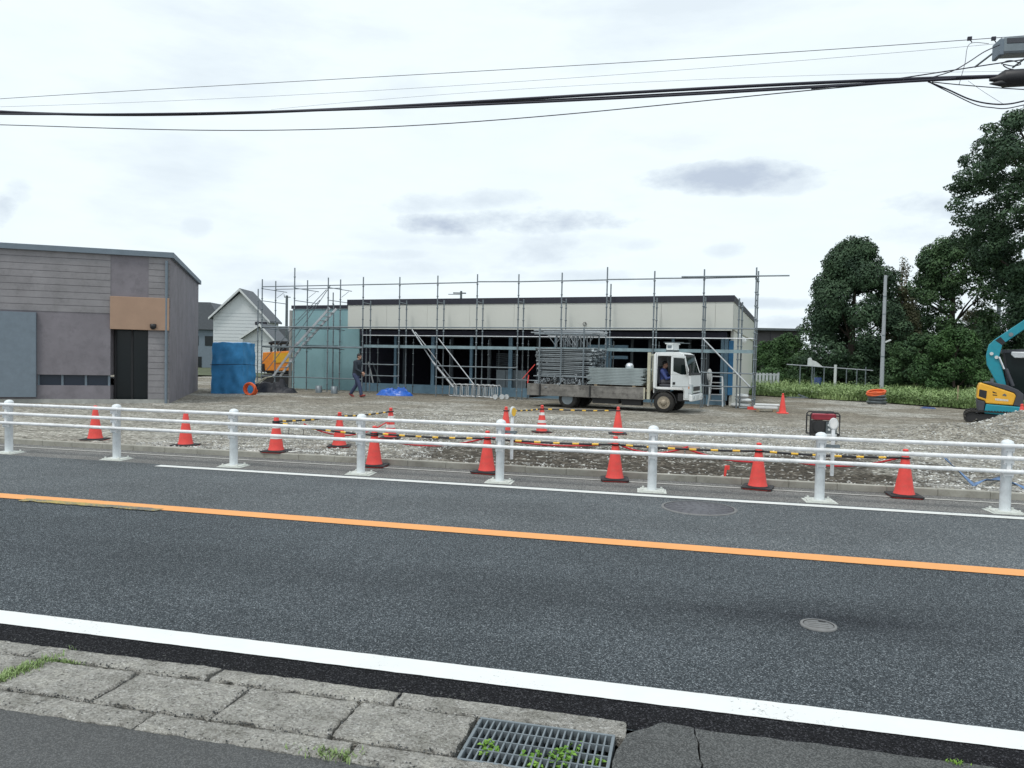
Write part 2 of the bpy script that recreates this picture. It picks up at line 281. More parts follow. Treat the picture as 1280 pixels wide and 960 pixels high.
# ------------------------------------------------------------------ mesh builder
class MB:
    def __init__(s): s.v = []; s.f = []; s.sm = []; s.mi = []; s.cur = 0; s.M = None
    def add(s, vs, fs, smooth=False):
        o = len(s.v)
        if s.M is not None: vs = [s.M @ Vector(v) for v in vs]
        s.v += [tuple(v) for v in vs]
        for f in fs: s.f.append(tuple(i+o for i in f)); s.sm.append(smooth); s.mi.append(s.cur)
        return s
    def box(s, c, d, rz=0.0, rx=0.0, ry=0.0):
        m = Matrix.Translation(Vector(c)) @ Euler((rx, ry, rz)).to_matrix().to_4x4()
        x, y, z = (k/2 for k in d)
        vs = [m @ Vector(p) for p in ((-x,-y,-z),(x,-y,-z),(x,y,-z),(-x,y,-z),(-x,-y,z),(x,-y,z),(x,y,z),(-x,y,z))]
        return s.add(vs, [(3,2,1,0),(4,5,6,7),(0,1,5,4),(1,2,6,5),(2,3,7,6),(3,0,4,7)])
    def b2(s, x0, x1, y0, y1, z0, z1): return s.box(((x0+x1)/2,(y0+y1)/2,(z0+z1)/2),(x1-x0,y1-y0,z1-z0))
    def bar(s, p0, p1, w, h):
        p0, p1 = Vector(p0), Vector(p1); d = p1-p0; L = d.length; d.normalize()
        up = Vector((0,0,1)) if abs(d.z) < 0.95 else Vector((0,1,0))
        x = d.cross(up).normalized(); y = x.cross(d)
        vs = [p + x*a*w/2 + y*b*h/2 for p in (p0,p1) for a, b in ((-1,-1),(1,-1),(1,1),(-1,1))]
        return s.add(vs, [(0,1,2,3),(7,6,5,4),(0,4,5,1),(1,5,6,2),(2,6,7,3),(3,7,4,0)])
    def tube(s, pts, r, n=8, caps=True):
        pts = [Vector(p) for p in pts]; k = len(pts); rs = r if isinstance(r, (list, tuple)) else [r]*k
        vs = []; prev = None
        for i, p in enumerate(pts):
            d = (pts[min(i+1,k-1)]-pts[max(i-1,0)])
            d = d.normalized() if d.length > 1e-9 else Vector((0,0,1))
            if prev is None:
                a = Vector((0,0,1)) if abs(d.z) < 0.9 else Vector((1,0,0)); x = d.cross(a).normalized()
            else:
                x = (prev - d*prev.dot(d))
                x = x.normalized() if x.length > 1e-6 else d.orthogonal().normalized()
            prev = x; y = d.cross(x)
            vs += [p + (x*math.cos(2*PI*j/n)+y*math.sin(2*PI*j/n))*rs[i] for j in range(n)]
        fs = [(i*n+j, i*n+(j+1)%n, (i+1)*n+(j+1)%n, (i+1)*n+j) for i in range(k-1) for j in range(n)]
        s.add(vs, fs, True)
        if caps:
            s.add(vs[:n], [tuple(range(n-1,-1,-1))]); s.add(vs[-n:], [tuple(range(n))])
        return s
    def lathe(s, prof, c=(0,0,0), n=16, axis='Z', smooth=True, caps=True):
        c = Vector(c); vs = []
        for r, z in prof:
            for j in range(n):
                a = 2*PI*j/n
                q = Vector((r*math.cos(a), r*math.sin(a), z))
                if axis == 'Y': q = Vector((q.x, q.z, -q.y))
                elif axis == 'X': q = Vector((q.z, q.x, q.y))
                vs.append(c+q)
        k = len(prof)
        s.add(vs, [(i*n+j, i*n+(j+1)%n, (i+1)*n+(j+1)%n, (i+1)*n+j) for i in range(k-1) for j in range(n)], smooth)
        if caps:
            s.add(vs[:n], [tuple(range(n-1,-1,-1))]); s.add(vs[-n:], [tuple(range(n))])
        return s
    def prism(s, poly, y0, y1):           # polygon in (x,z), extruded along y
        n = len(poly); vs = [(x,y0,z) for x,z in poly]+[(x,y1,z) for x,z in poly]
        return s.add(vs, [tuple(range(n)), tuple(range(2*n-1,n-1,-1))]+[((i+1)%n, i, i+n, (i+1)%n+n) for i in range(n)])
    def slab(s, poly, z0, z1):            # polygon in (x,y), extruded along z
        n = len(poly); vs = [(x,y,z0) for x,y in poly]+[(x,y,z1) for x,y in poly]
        return s.add(vs, [tuple(range(n-1,-1,-1)), tuple(range(n,2*n))]+[(i, (i+1)%n, (i+1)%n+n, i+n) for i in range(n)])
    def ell(s, c, r, nu=12, nv=8):
        c = Vector(c); vs = [c+Vector((r[0]*math.sin(PI*i/nv)*math.cos(2*PI*j/nu), r[1]*math.sin(PI*i/nv)*math.sin(2*PI*j/nu), r[2]*math.cos(PI*i/nv))) for i in range(nv+1) for j in range(nu)]
        return s.add(vs, [(i*nu+j, (i+1)*nu+j, (i+1)*nu+(j+1)%nu, i*nu+(j+1)%nu) for i in range(nv) for j in range(nu)], True)
    def torus(s, c, r, t, n=24, m=8, axis='Z'):
        pts = []; c = Vector(c); vs = []
        for i in range(n):
            a = 2*PI*i/n
            for j in range(m):
                b = 2*PI*j/m; q = Vector(((r+t*math.cos(b))*math.cos(a), (r+t*math.cos(b))*math.sin(a), t*math.sin(b)))
                if axis == 'Y': q = Vector((q.x, q.z, -q.y))
                vs.append(c+q)
        return s.add(vs, [(i*m+j, ((i+1)%n)*m+j, ((i+1)%n)*m+(j+1)%m, i*m+(j+1)%m) for i in range(n) for j in range(m)], True)
    def mesh(s, name, mats):
        me = bpy.data.meshes.new(name); me.from_pydata(s.v, [], s.f)
        for m in (mats if isinstance(mats, (list, tuple)) else [mats]): me.materials.append(m)
        me.polygons.foreach_set('use_smooth', s.sm); me.polygons.foreach_set('material_index', s.mi); me.update(); return me
    def build(s, name, mats, parent=None, bevel=0.0):
        o = bpy.data.objects.new(name, s.mesh(name, mats)); COL.objects.link(o); o.parent = parent
        if bevel:
            md = o.modifiers.new('bevel', 'BEVEL'); md.width = bevel; md.segments = 2; md.limit_method = 'ANGLE'
        return o
def thing(name, label, cat, loc=(0,0,0), rz=0.0, group=None):
    o = bpy.data.objects.new(name, None); COL.objects.link(o); o.empty_display_size = 0.2
    o.location = loc; o.rotation_euler = (0,0,rz); tag(o, label, cat, group); return o
def tag(o, label, cat, group=None):
    o['label'] = label; o['category'] = cat
    if group: o['group'] = group
    return o
def struct(o, kind='structure'): o['kind'] = kind; return o
def dup(root, loc, rz=None, label=None, group=None):
    r = root.copy(); COL.objects.link(r); r.location = loc
    if rz is not None: r.rotation_euler = (0,0,rz)
    if label: r['label'] = label
    if group: r['group'] = group
    for ch in list(root.children):
        c = ch.copy(); COL.objects.link(c); c.parent = r
        for g in list(ch.children):
            d = g.copy(); COL.objects.link(d); d.parent = c
    return r
def one(name, mb, mat, label, cat, loc=(0,0,0), rz=0.0, group=None, bevel=0.0):
    o = mb.build(name, mat, None, bevel); o.location = loc; o.rotation_euler = (0,0,rz); return tag(o, label, cat, group)
rnd = random.uniform

# ------------------------------------------------------------------ sky and sun
w = bpy.data.worlds.new('World'); sc.world = w; w.use_nodes = True
nt = w.node_tree; bg = nt.nodes['Background']
sky = N(nt, 'ShaderNodeTexSky'); sky.sky_type = 'NISHITA'; sky.sun_disc = False
SUN_EL, SUN_AZ = R(62), R(205)            # azimuth measured from +Y clockwise: high, behind the viewer to the left
sky.sun_elevation = SUN_EL; sky.sun_rotation = SUN_AZ
tc = N(nt, 'ShaderNodeTexCoord').outputs['Generated']
mp = N(nt, 'ShaderNodeMapping'); mp.inputs['Scale'].default_value = (1.0, 1.0, 3.6); mp.inputs['Location'].default_value = (3.1, 0.7, 0.2)
nt.links.new(tc, mp.inputs[0])
n1 = noise_(nt, mp.outputs[0], 2.6, 7, 0.58); n2 = noise_(nt, mp.outputs[0], 7.5, 6, 0.6)
dark = ramp(nt, n1, [(0.47, (0,)*3), (0.66, (0.30,)*3)]).outputs[0]
# a few individual grey cloud bellies over the site, placed by bearing and height
xyz = N(nt, 'ShaderNodeSeparateXYZ'); nt.links.new(tc, xyz.inputs[0])
yy = math_(nt, 'MAXIMUM', xyz.outputs[1], 0.05)
U, V = math_(nt, 'DIVIDE', xyz.outputs[0], yy), math_(nt, 'DIVIDE', xyz.outputs[2], yy)
mp2 = N(nt, 'ShaderNodeMapping'); mp2.inputs['Scale'].default_value = (1.0, 1.0, 2.0); nt.links.new(tc, mp2.inputs[0])
n3 = noise_(nt, mp2.outputs[0], 9.0, 8, 0.62)
wob = math_(nt, 'MULTIPLY', math_(nt, 'SUBTRACT', n3, 0.5), 5.0)
for px, py, wx, wy, amt in ((905, 222, 95, 19, 0.85), (980, 226, 40, 15, 0.5), (640, 279, 135, 17, 0.95), (560, 252, 90, 14, 0.45), (690, 312, 70, 26, 0.5), (565, 335, 90, 14, 0.35), (1165, 257, 55, 16, 0.65), (1150, 290, 45, 14, 0.4), (5, 258, 28, 26, 0.75), (20, 240, 30, 20, 0.4), (245, 282, 24, 14, 0.3), (910, 311, 22, 10, 0.35), (530, 105, 60, 30, 0.22), (960, 405, 80, 9, 0.55), (970, 380, 90, 6, 0.45), (345, 362, 60, 12, 0.6), (790, 305, 30, 8, 0.3), (700, 345, 120, 9, 0.4), (480, 318, 80, 8, 0.35), (850, 352, 60, 7, 0.35), (400, 345, 60, 8, 0.4), (600, 300, 150, 9, 0.35)):
    d = ray(px, py); u0, v0 = d.x/d.y, d.z/d.y
    a = (wx/F)*1.15; bb = (wy/F)*1.08
    e = math_(nt, 'ADD', math_(nt, 'POWER', math_(nt, 'DIVIDE', math_(nt, 'SUBTRACT', U, u0), a), 2.0),
              math_(nt, 'POWER', math_(nt, 'DIVIDE', math_(nt, 'SUBTRACT', V, v0), bb), 2.0))
    k = math_(nt, 'MULTIPLY', math_(nt, 'SUBTRACT', math_(nt, 'ADD', 1.15, wob), e), 0.62, True)
    k = math_(nt, 'SMOOTH_MIN', k, 1.0)
    dark = math_(nt, 'MAXIMUM', dark, math_(nt, 'MULTIPLY', k, amt))
cl = mixc(nt, dark, (9.5, 10.5, 10.95), (4.6, 5.4, 6.8))
veil = ramp(nt, n1, [(0.2, (0.86,)*3), (0.5, (0.985,)*3)]).outputs[0]
nt.links.new(mixc(nt, veil, sky.outputs[0], cl), bg.inputs['Color']); bg.inputs['Strength'].default_value = 0.1
sd = bpy.data.lights.new('sun', 'SUN'); sd.energy = 1.6; sd.angle = R(12); sd.color = (1, 0.97, 0.92)
so = bpy.data.objects.new('sun', sd); COL.objects.link(so)
sv = Vector((math.sin(SUN_AZ)*math.cos(SUN_EL), math.cos(SUN_AZ)*math.cos(SUN_EL), math.sin(SUN_EL)))
so.rotation_euler = sv.to_track_quat('Z', 'Y').to_euler()
sc.view_settings.view_transform = 'Standard'; sc.view_settings.look = 'None'; sc.view_settings.exposure = 0.0; sc.view_settings.gamma = 1

# ------------------------------------------------------------------ the setting
def sheet(name, x0, x1, y0, y1, z, mat):
    m = MB(); m.add([(x0,y0,z),(x1,y0,z),(x1,y1,z),(x0,y1,z)], [(0,1,2,3)]); return struct(m.build(name, mat))
sheet('ground', -700, 700, -300, 900, -0.12, M['ground'])
# road: near lane (coarse), far lane (smoother), black patched strip, shoulder
sheet('near_lane', -250, 250, 3.25, 6.6, 0.0, M['road'])
sheet('far_lane', -250, 250, 6.6, 9.27, 0.0, M['far_lane'])
sheet('shoulder', -250, 250, 9.27, 10.40, 0.0, M['shoulder'])
def wavy(name, y0, y1, z, mat, amp0, amp1, x0=-9, x1=7, step=0.02, f=9.0, seed=0.0):
    m = MB(); vs = []; n = int((x1-x0)/step)
    for i in range(n+1):
        x = x0+i*step
        vs.append((x, y0+amp0*(noise.noise(Vector((x*f, seed, 0)))+0.5*noise.noise(Vector((x*f*4, seed, 3)))), z))
        vs.append((x, y1+amp1*(noise.noise(Vector((x*f, seed+9, 0)))+0.5*noise.noise(Vector((x*f*4, seed+9, 3)))), z))
    m.add(vs, [(2*i, 2*i+2, 2*i+3, 2*i+1) for i in range(n)]); return struct(m.build(name, mat))
wavy('asphalt_strip', 3.27, 3.53, 0.004, M['black_strip'], 0.022, 0.004, f=3.5)
wavy('edge_line_near', 3.515, 3.695, 0.008, M['line_white'], 0.003, 0.003)
wavy('centre_line', 6.535, 6.745, 0.006, M['line_orange'], 0.004, 0.004, -60, 40, 0.08)
# the worn run of yellow paint beside the centre line
wavy('worn_paint', 6.46, 6.58, 0.010, marking('worn', (0.42, 0.32, 0.08), (0.11, 0.12, 0.125), 0.47), 0.03, 0.02, -6.9, -5.2, 0.02)
wavy('edge_line_far', 9.04, 9.18, 0.006, M['line_white_far'], 0.004, 0.004, -7.3, 40, 0.05)
wavy('gutter_line', 10.05, 10.11, 0.006, M['apron'], 0.006, 0.006, -40, 40, 0.08)
# near footpath and its gutter slabs
sheet('footpath', -60, 60, -30, 2.665, 0.012, M['footpath'])
sheet('gutter_bed', -60, 60, 2.60, 3.31, -0.2, M['pit'])
def rough_slab(mb, x0, x1, y0, y1, z, h=0.05, seed=0.0, chip=0.012, step=0.016):
    """concrete slab with a chipped outline and an uneven top"""
    nx = max(2, int((x1-x0)/step)); ny = max(2, int((y1-y0)/step)); vs = []
    for j in range(ny+1):
        for i in range(nx+1):
            x = x0+(x1-x0)*i/nx; y = y0+(y1-y0)*j/ny; zz = z
            q = Vector((x*7+seed, y*7, seed))
            e = min(i, nx-i, j, ny-j)
            if e == 0:
                k = abs(noise.noise(q*1.6))**1.5*2.2+0.5*abs(noise.noise(q*6))
                x += chip*k*(1 if i == 0 else -1 if i == nx else 0); y += chip*k*(1 if j == 0 else -1 if j == ny else 0)
                zz -= 0.006+0.006*k
            zz += 0.005*noise.noise(q*0.5)+0.0035*noise.noise(q*3)+0.0025*noise.noise(q*7)
            vs.append((x, y, zz))
    W = nx+1
    fs = [(j*W+i, j*W+i+1, (j+1)*W+i+1, (j+1)*W+i) for j in range(ny) for i in range(nx)]
    mb.add(vs, fs, True)
    rim = [i for i in range(W)]+[j*W+nx for j in range(1, ny+1)]+[ny*W+i for i in range(nx-1, -1, -1)]+[j*W for j in range(ny-1, 0, -1)]
    low = [(vs[i][0], vs[i][1], z-h) for i in rim]; n = len(rim)
    mb.add([vs[i] for i in rim]+low, [(i, i+n, (i+1)%n+n, (i+1)%n) for i in range(n)])
gm = MB()
xs = [-8.0, -7.4, -6.8, -6.2, -5.6, -5.0, -4.4, -3.8, -3.195, -2.61, -1.99, -1.42, -0.86]
for a, b in zip(xs[:-1], xs[1:]): rough_slab(gm, a+0.001, b-0.001, 2.811, 3.148, 0.02, seed=a, chip=0.02)
ks = [-8, -7.1, -6.2, -5.3, -4.4, -3.32, -2.25, -1.28, -0.2]
for a, b in zip(ks[:-1], ks[1:]): rough_slab(gm, a+0.001, b-0.001, 3.149, 3.30, 0.02, seed=a+40, chip=0.022)
for a, b in zip(ks[:-1], ks[1:]): rough_slab(gm, a, b+0.001, 2.655, 2.808, 0.022, seed=a+80, chip=0.016)
rough_slab(gm, -0.2, 0.03, 2.60, 2.80, 0.02, seed=4.4)
struct(gm.build('gutter_slabs', M['old_concrete']))
# grit and crumbs caught in the joints and along the slab edges
keep_st = MB()
def crumb(x, y, z, r):
    vs = [(x+a*r*rnd(.6, 1.2)+rnd(-.2, .2)*r, y+b*r*rnd(.6, 1.2), z+c*r*0.7) for a, b, c in ((1,0,0),(-1,0,0),(0,1,0),(0,-1,0),(0,0,1),(0,0,-1))]
    keep_st.add(vs, [(0,2,4),(2,1,4),(1,3,4),(3,0,4),(2,0,5),(1,2,5),(3,1,5),(0,3,5)])
for i in range(900):
    k = random.random(); x = rnd(-4.2, -0.86)
    if k < 0.30: y = 2.81+random.gauss(0, 0.012)
    elif k < 0.5: y = 3.149+random.gauss(0, 0.010)
    elif k < 0.7: x = random.choice(xs)+random.gauss(0, 0.012); y = rnd(2.8, 3.15)
    elif k < 0.85: y = 3.30+random.gauss(0, 0.02)
    else: x = rnd(-4, 2.5); y = 2.66+abs(random.gauss(0, 0.03))
    crumb(x, y, 0.0235, rnd(0.0025, 0.0075))
struct(keep_st.build('grit', M['old_asphalt']), 'stuff')
# cracked old asphalt to the right of the grate, in two plates split by a crack
cm = MB()
def plate(poly, z):
    pts = []
    for (a, b) in zip(poly, poly[1:]+poly[:1]):
        n = max(2, int((Vector(b)-Vector(a)).length/0.03))
        for i in range(n):
            x = a[0]+(b[0]-a[0])*i/n; y = a[1]+(b[1]-a[1])*i/n; q = Vector((x*9, y*9, 2))
            pts.append((x+0.012*noise.noise(q)+0.006*noise.noise(q*4), y+0.012*noise.noise(q+Vector((7,7,7)))+0.006*noise.noise(q*4+Vector((3,1,1)))))
    cm.slab(pts, z-0.06, z)
plate([(-0.236, 2.60), (0.165, 2.60), (0.112, 2.95), (0.085, 3.30), (-0.05, 3.32), (-0.19, 3.17), (-0.236, 3.0)], 0.020)
plate([(0.175, 2.62), (7, 2.55), (7, 3.30), (0.5, 3.31), (0.091, 3.305), (0.120, 2.95)], 0.017)
struct(cm.build('cracked_asphalt', M['old_asphalt']))
sheet('sub_base', -0.19, 7, 2.5, 3.3, -0.03, M['pit'])
# kerb along the lot
km = MB()
x = -40.0
while x < 30:
    km.box((x+0.3, 10.45, 0.03), (0.597, 0.10, 0.11+rnd(-0.006, 0.006)), rz=rnd(-0.004, 0.004)); x += 0.6
struct(km.build('kerb', M['kerb'], None, 0.008))
# the lot: gravel with bumps, a heap at the right, a bank of soil behind the kerb
def gauss(x, y, cx, cy, sx, sy): return math.exp(-((x-cx)/sx)**2-((y-cy)/sy)**2)
HC = A(1300, 560, 17.5)
H2 = A(1185, 560, 16.8)
def hz(x, y):
    q = Vector((x, y, 0))
    h = 0.045+0.018*noise.noise(q*0.6)+0.012*noise.noise(q*2.1)
    if y < 19: h += 0.62*gauss(x, y, HC.x+0.2, HC.y, 1.7, 1.5)*(1+0.25*noise.noise(q*1.3))+0.30*gauss(x, y, H2.x, H2.y, 1.1, 1.0)+0.16*gauss(x, y, 3.6, 13.0, 1.6, 1.1)
    elif y < 26: h += 0.62*gauss(x, y, HC.x+0.2, HC.y, 1.7, 1.5)*(1+0.25*noise.noise(q*1.3))
    if y < 15:
        k = max(0, 1-abs(y-11.9)/2.2)*max(0, 1-abs(x+0.7)/4.2)
        h += k*(0.05*noise.noise(q*1.9)+0.04*noise.noise(q*4.5)-0.02)
        h += 0.035*math.exp(-((y-10.7)/0.25)**2)
    return max(h, -0.02)
sm = MB(); step = 0.16; x0, x1, y0, y1 = -32.0, 20.0, 10.5, 46.0
nx = int((x1-x0)/0.2); ys = []; y = y0
while y < y1: ys.append(y); y += 0.10 if y < 15 else 0.2 if y < 25 else 0.5
vs = [(x0+(x1-x0)*i/nx, yy_, hz(x0+(x1-x0)*i/nx, yy_)) for yy_ in ys for i in range(nx+1)]
W = nx+1
sm.add(vs, [(j*W+i, j*W+i+1, (j+1)*W+i+1, (j+1)*W+i) for j in range(len(ys)-1) for i in range(nx)], True)
struct(sm.build('site_gravel', M['gravel']))
sheet('far_lot', -120, 120, 10.5, 60, -0.03, M['gravel'])
# loose stones lying on top, the nearer the denser
st = MB()
def pebble(x, y, z, r):
    vs = []
    for (a, b, c) in ((1,0,0),(-1,0,0),(0,1,0),(0,-1,0),(0,0,1),(0,0,-1)):
        k = rnd(0.55, 1.2)*r; vs.append((x+a*k+rnd(-.25,.25)*r, y+b*k+rnd(-.25,.25)*r, z+c*k*0.7))
    st.add(vs, [(0,2,4),(2,1,4),(1,3,4),(3,0,4),(2,0,5),(1,2,5),(3,1,5),(0,3,5)])
cnt = 0
while cnt < 21000:
    y = 10.52+(random.random()**1.7)*9.5; x = rnd(-9, 9)
    soil = min(1, 1.7*max(0, 1-abs(y-11.7)/2.0))*(1 if -4.0 < x < 3.0 else 0)
    if random.random() < soil*0.93: continue
    if noise.noise(Vector((x*0.7, y*0.7, 4))) < rnd(-0.9, 0.15): continue
    pebble(x, y, hz(x, y)+0.003, rnd(0.010, 0.024)*(1.35 if random.random() < 0.15 else 1)); cnt += 1
for i in range(1500):
    a = rnd(0, 2*PI); rr = random.random()**0.6*2.0; x = HC.x+rr*math.cos(a)*1.3; y = HC.y+rr*math.sin(a)
    pebble(x, y, hz(x, y)+0.003, rnd(0.015, 0.04))
struct(st.build('loose_gravel', M['stones']), 'stuff')
# field
fld = [(3.2,40.3),(5.5,38.2),(8.55,35.85),(10.65,32.6),(13.5,29.5),(17,27),(24,24),(60,18),(140,18),(140,150),(-60,150),(-60,47),(-8,45)]
fm = MB(); fm.add([(x, y, 0.09) for x, y in fld], [tuple(range(len(fld)))]); struct(fm.build('field', M['field_soil']))
def field_edge(x):
    for (a, b), (c, d) in zip(fld[:8], fld[1:8]):
        if a <= x <= c: return b+(d-b)*(x-a)/(c-a)
    return 40.3 if x < 3.2 else 20
gr = MB()
def blade(x, y, z, h, wd, lean, az):
    dx, dy = math.cos(az), math.sin(az); px_, py_ = -dy*wd/2, dx*wd/2
    m1 = (x+dx*lean*h*0.35, y+dy*lean*h*0.35, z+h*0.6); t = (x+dx*lean*h, y+dy*lean*h, z+h)
    gr.add([(x-px_, y-py_, z), (x+px_, y+py_, z), (m1[0]+px_*1.2, m1[1]+py_*1.2, m1[2]), (m1[0]-px_*1.2, m1[1]-py_*1.2, m1[2]), t], [(0,1,2,3), (3,2,4)])
cnt = 0
while cnt < 42000:
    x = rnd(2.6, 40); ye = field_edge(x)+0.5*noise.noise(Vector((x*0.8, 0, 5)))
    y = ye+(random.random()**1.8)*26
    k = 0.5+0.5*noise.noise(Vector((x*0.55, y*0.55, 1)))
    h = (0.20+0.50*k)*rnd(0.4, 1.3)*min(1, 0.4+(y-ye)/1.2)
    blade(x, y, 0.08, h, rnd(0.015, 0.04)*(1+(y-ye)*0.03), rnd(0.1, 0.9), rnd(0, 2*PI)); cnt += 1
for i in range(70000):                      # broad leaves of the taller weeds
    x = rnd(2.6, 30); ye = field_edge(x)+0.4*noise.noise(Vector((x*0.8, 0, 5))); y = ye+0.2+(random.random()**1.8)*18
    k = noise.noise(Vector((x*0.45, y*0.45, 8)))
    if k < -0.25: continue
    z = 0.1+random.random()*(0.42+0.55*k); s = rnd(0.05, 0.12); az = rnd(0, 2*PI); tl = rnd(-0.5, 0.7)
    dx, dy = math.cos(az)*s, math.sin(az)*s
    gr.add([(x, y, z), (x+dx*0.6-dy*0.4, y+dy*0.6+dx*0.4, z+s*tl*0.6), (x+dx*1.4, y+dy*1.4, z+s*tl), (x+dx*0.6+dy*0.4, y+dy*0.6-dx*0.4, z+s*tl*0.6)], [(0,1,2,3)])
struct(gr.build('grass', M['grass']), 'stuff')

# ------------------------------------------------------------------ the building under construction and its scaffold
ANG = R(-8.0); P0 = A(941, 490, 26.1); P0.z = 0.03
E1 = Vector((math.cos(ANG), math.sin(ANG), 0)); E2 = Vector((-math.sin(ANG), math.cos(ANG), 0))
def BF(a, b, z): return P0+E1*a+E2*b+Vector((0, 0, z))
def BP(px, py, b):
    d = ray(px, py); k = ((P0-CP).dot(E2)+b)/d.dot(E2); p = CP+d*k; return (p-P0).dot(E1), p.z-0.03
aR = BP(917, 378, .95)[0]; aL = BP(435, 380, .95)[0]; aT = BP(366, 386, 1.95)[0]; aTR = BP(449, 450, 1.95)[0]
ZT = 3.92; ZB = 2.90; BK = 15.0
bd = thing('shop_building', 'new single-storey shop shell with cream fascia, dark roof trim and open dark front behind scaffolding', 'building', P0, ANG)
def split_panels(mb, x0, x1, y, z0, z1, wd, th=0.06):
    x = x0
    while x < x1-0.02:
        e = min(x+wd, x1); mb.b2(x+0.004, e-0.004, y, y+th, z0, z1); x = e
m = MB(); split_panels(m, aL, aR, 0.95, ZB, ZT-0.02, 2.0); m.b2(aL+0.01, aR-0.01, 1.012, 1.9, ZB+0.005, ZB+0.06); m.b2(aL, aL+0.06, 1.012, 1.95, ZB+0.06, ZT-0.02)
m.b2(aR-0.06, aR, 1.012, BK, ZB, ZT-0.02)
m.b2(aL+0.02, aR-0.02, 0.925, 1.0, ZB-0.06, ZB-0.004)
m.build('fascia', M['cream'], bd)
m = MB(); m.b2(aR-0.16, aR-0.05, 2.1, BK, 0.0, ZB-0.002); m.build('side_wall', M['cream'], bd)
m = MB(); m.b2(aL-0.03, aR+0.03, 0.92, 1.05, ZT-0.02, ZT+0.22); m.b2(aR-0.10, aR+0.03, 1.053, BK, ZT-0.02, ZT+0.22)
m.b2(aT-0.05, aL-0.033, 1.90, 2.05, ZT-0.10, ZT+0.06); m.build('roof_trim', M['trim'], bd)
m = MB(); m.b2(aL, aR-0.12, 1.06, BK-0.1, ZT-0.12, ZT-0.03); m.b2(aT, aL-0.01, 2.06, BK-0.1, ZT-0.2, ZT-0.11); m.build('roof', M['roof_tile'], bd)
m = MB()
x = aT
while x < aTR-0.01:
    e = min(x+0.93, aTR); m.b2(x+0.003, e-0.003, 1.95, 2.05, 0.0, ZB-0.004 if e > aL else ZT-0.11); x = e
m.b2(aT, aT+0.1, 2.052, BK, 0, ZT-0.12); m.build('sheathed_wall', M['teal_wall'], bd)
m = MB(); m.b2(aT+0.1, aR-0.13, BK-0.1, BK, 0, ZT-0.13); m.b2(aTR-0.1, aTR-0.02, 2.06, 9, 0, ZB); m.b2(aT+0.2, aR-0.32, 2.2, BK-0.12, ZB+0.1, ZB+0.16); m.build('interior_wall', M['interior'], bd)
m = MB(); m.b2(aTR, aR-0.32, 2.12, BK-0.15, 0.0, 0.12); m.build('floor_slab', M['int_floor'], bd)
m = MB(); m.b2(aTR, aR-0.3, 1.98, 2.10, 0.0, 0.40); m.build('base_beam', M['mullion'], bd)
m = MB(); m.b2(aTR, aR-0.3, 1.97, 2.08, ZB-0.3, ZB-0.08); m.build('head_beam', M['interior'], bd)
for px, wd in ((494, .11), (541, .16), (589, .12), (638, .16), (694, .10), (761, .22), (841, .10), (903, .12)):
    a = BP(px, 440, 2.0)[0]; m = MB(); m.b2(a-wd/2, a+wd/2, 1.99, 2.09, 0.40, ZB-0.3); m.build('mullion', M['mullion'], bd)
a0 = BP(735, 430, 2.0)[0]; a1 = BP(785, 430, 2.0)[0]
for z in (2.15, 1.72): m = MB(); m.b2(a0, a1, 1.985, 2.085, z, z+0.13); m.build('mullion', M['mullion'], bd)
a0 = BP(911, 440, 2.0)[0]; m = MB(); m.b2(a0-0.16, a0-0.02, 1.96, 2.10, 0.2, 2.6); m.build('door_frame', M['mullion'], bd)
m = MB(); m.b2(a0, a0+0.17, 1.95, 2.09, 0.42, 2.5); m.build('door', M['blue_door'], bd)
for px, b_ in ((505, 5.0), (565, 6.0), (612, 5.0), (672, 6.5), (725, 5.0), (790, 6.0), (812, 4.5), (862, 5.5), (885, 5.0)):
    a = BP(px, 440, b_)[0]; m = MB(); m.b2(a-0.06, a+0.06, b_, b_+0.12, 0.12, ZB-0.1); m.build('interior_stud', M['galv'], bd)
for b_ in (3.2, 5.0): m = MB(); m.b2(aTR+0.1, aR-0.35, b_+0.13, b_+0.25, ZB-0.28, ZB-0.1); m.build('ceiling_beam', M['galv'], bd)
# vent hoods and pipe on the side wall, cable stub on the fascia
for b_, z in ((4.2, 2.72), (6.6, 2.65)):
    m = MB(); m.lathe([(0.17, 0), (0.17, 0.10), (0.13, 0.19), (0.02, 0.24)], (aR-0.10, b_, z), 14, 'X'); m.build('vent_hood', M['truck_white'], bd)
m = MB(); m.tube([(aR-0.06, 5.6, 0.9), (aR-0.06, 5.6, 2.2)], 0.05); m.build('drain_pipe', M['bag_white'], bd)
ac, zc = BP(731, 405, 0.93); m = MB(); m.torus((ac, 0.92, zc), 0.07, 0.008, 16, 6, 'Y'); m.tube([(ac+0.03, 0.95, zc+0.05), (ac+0.02, 0.9, zc-0.02), (ac-0.03, 0.92, zc-0.12)], 0.009, 6); m.build('cable_stub', M['black'], bd)

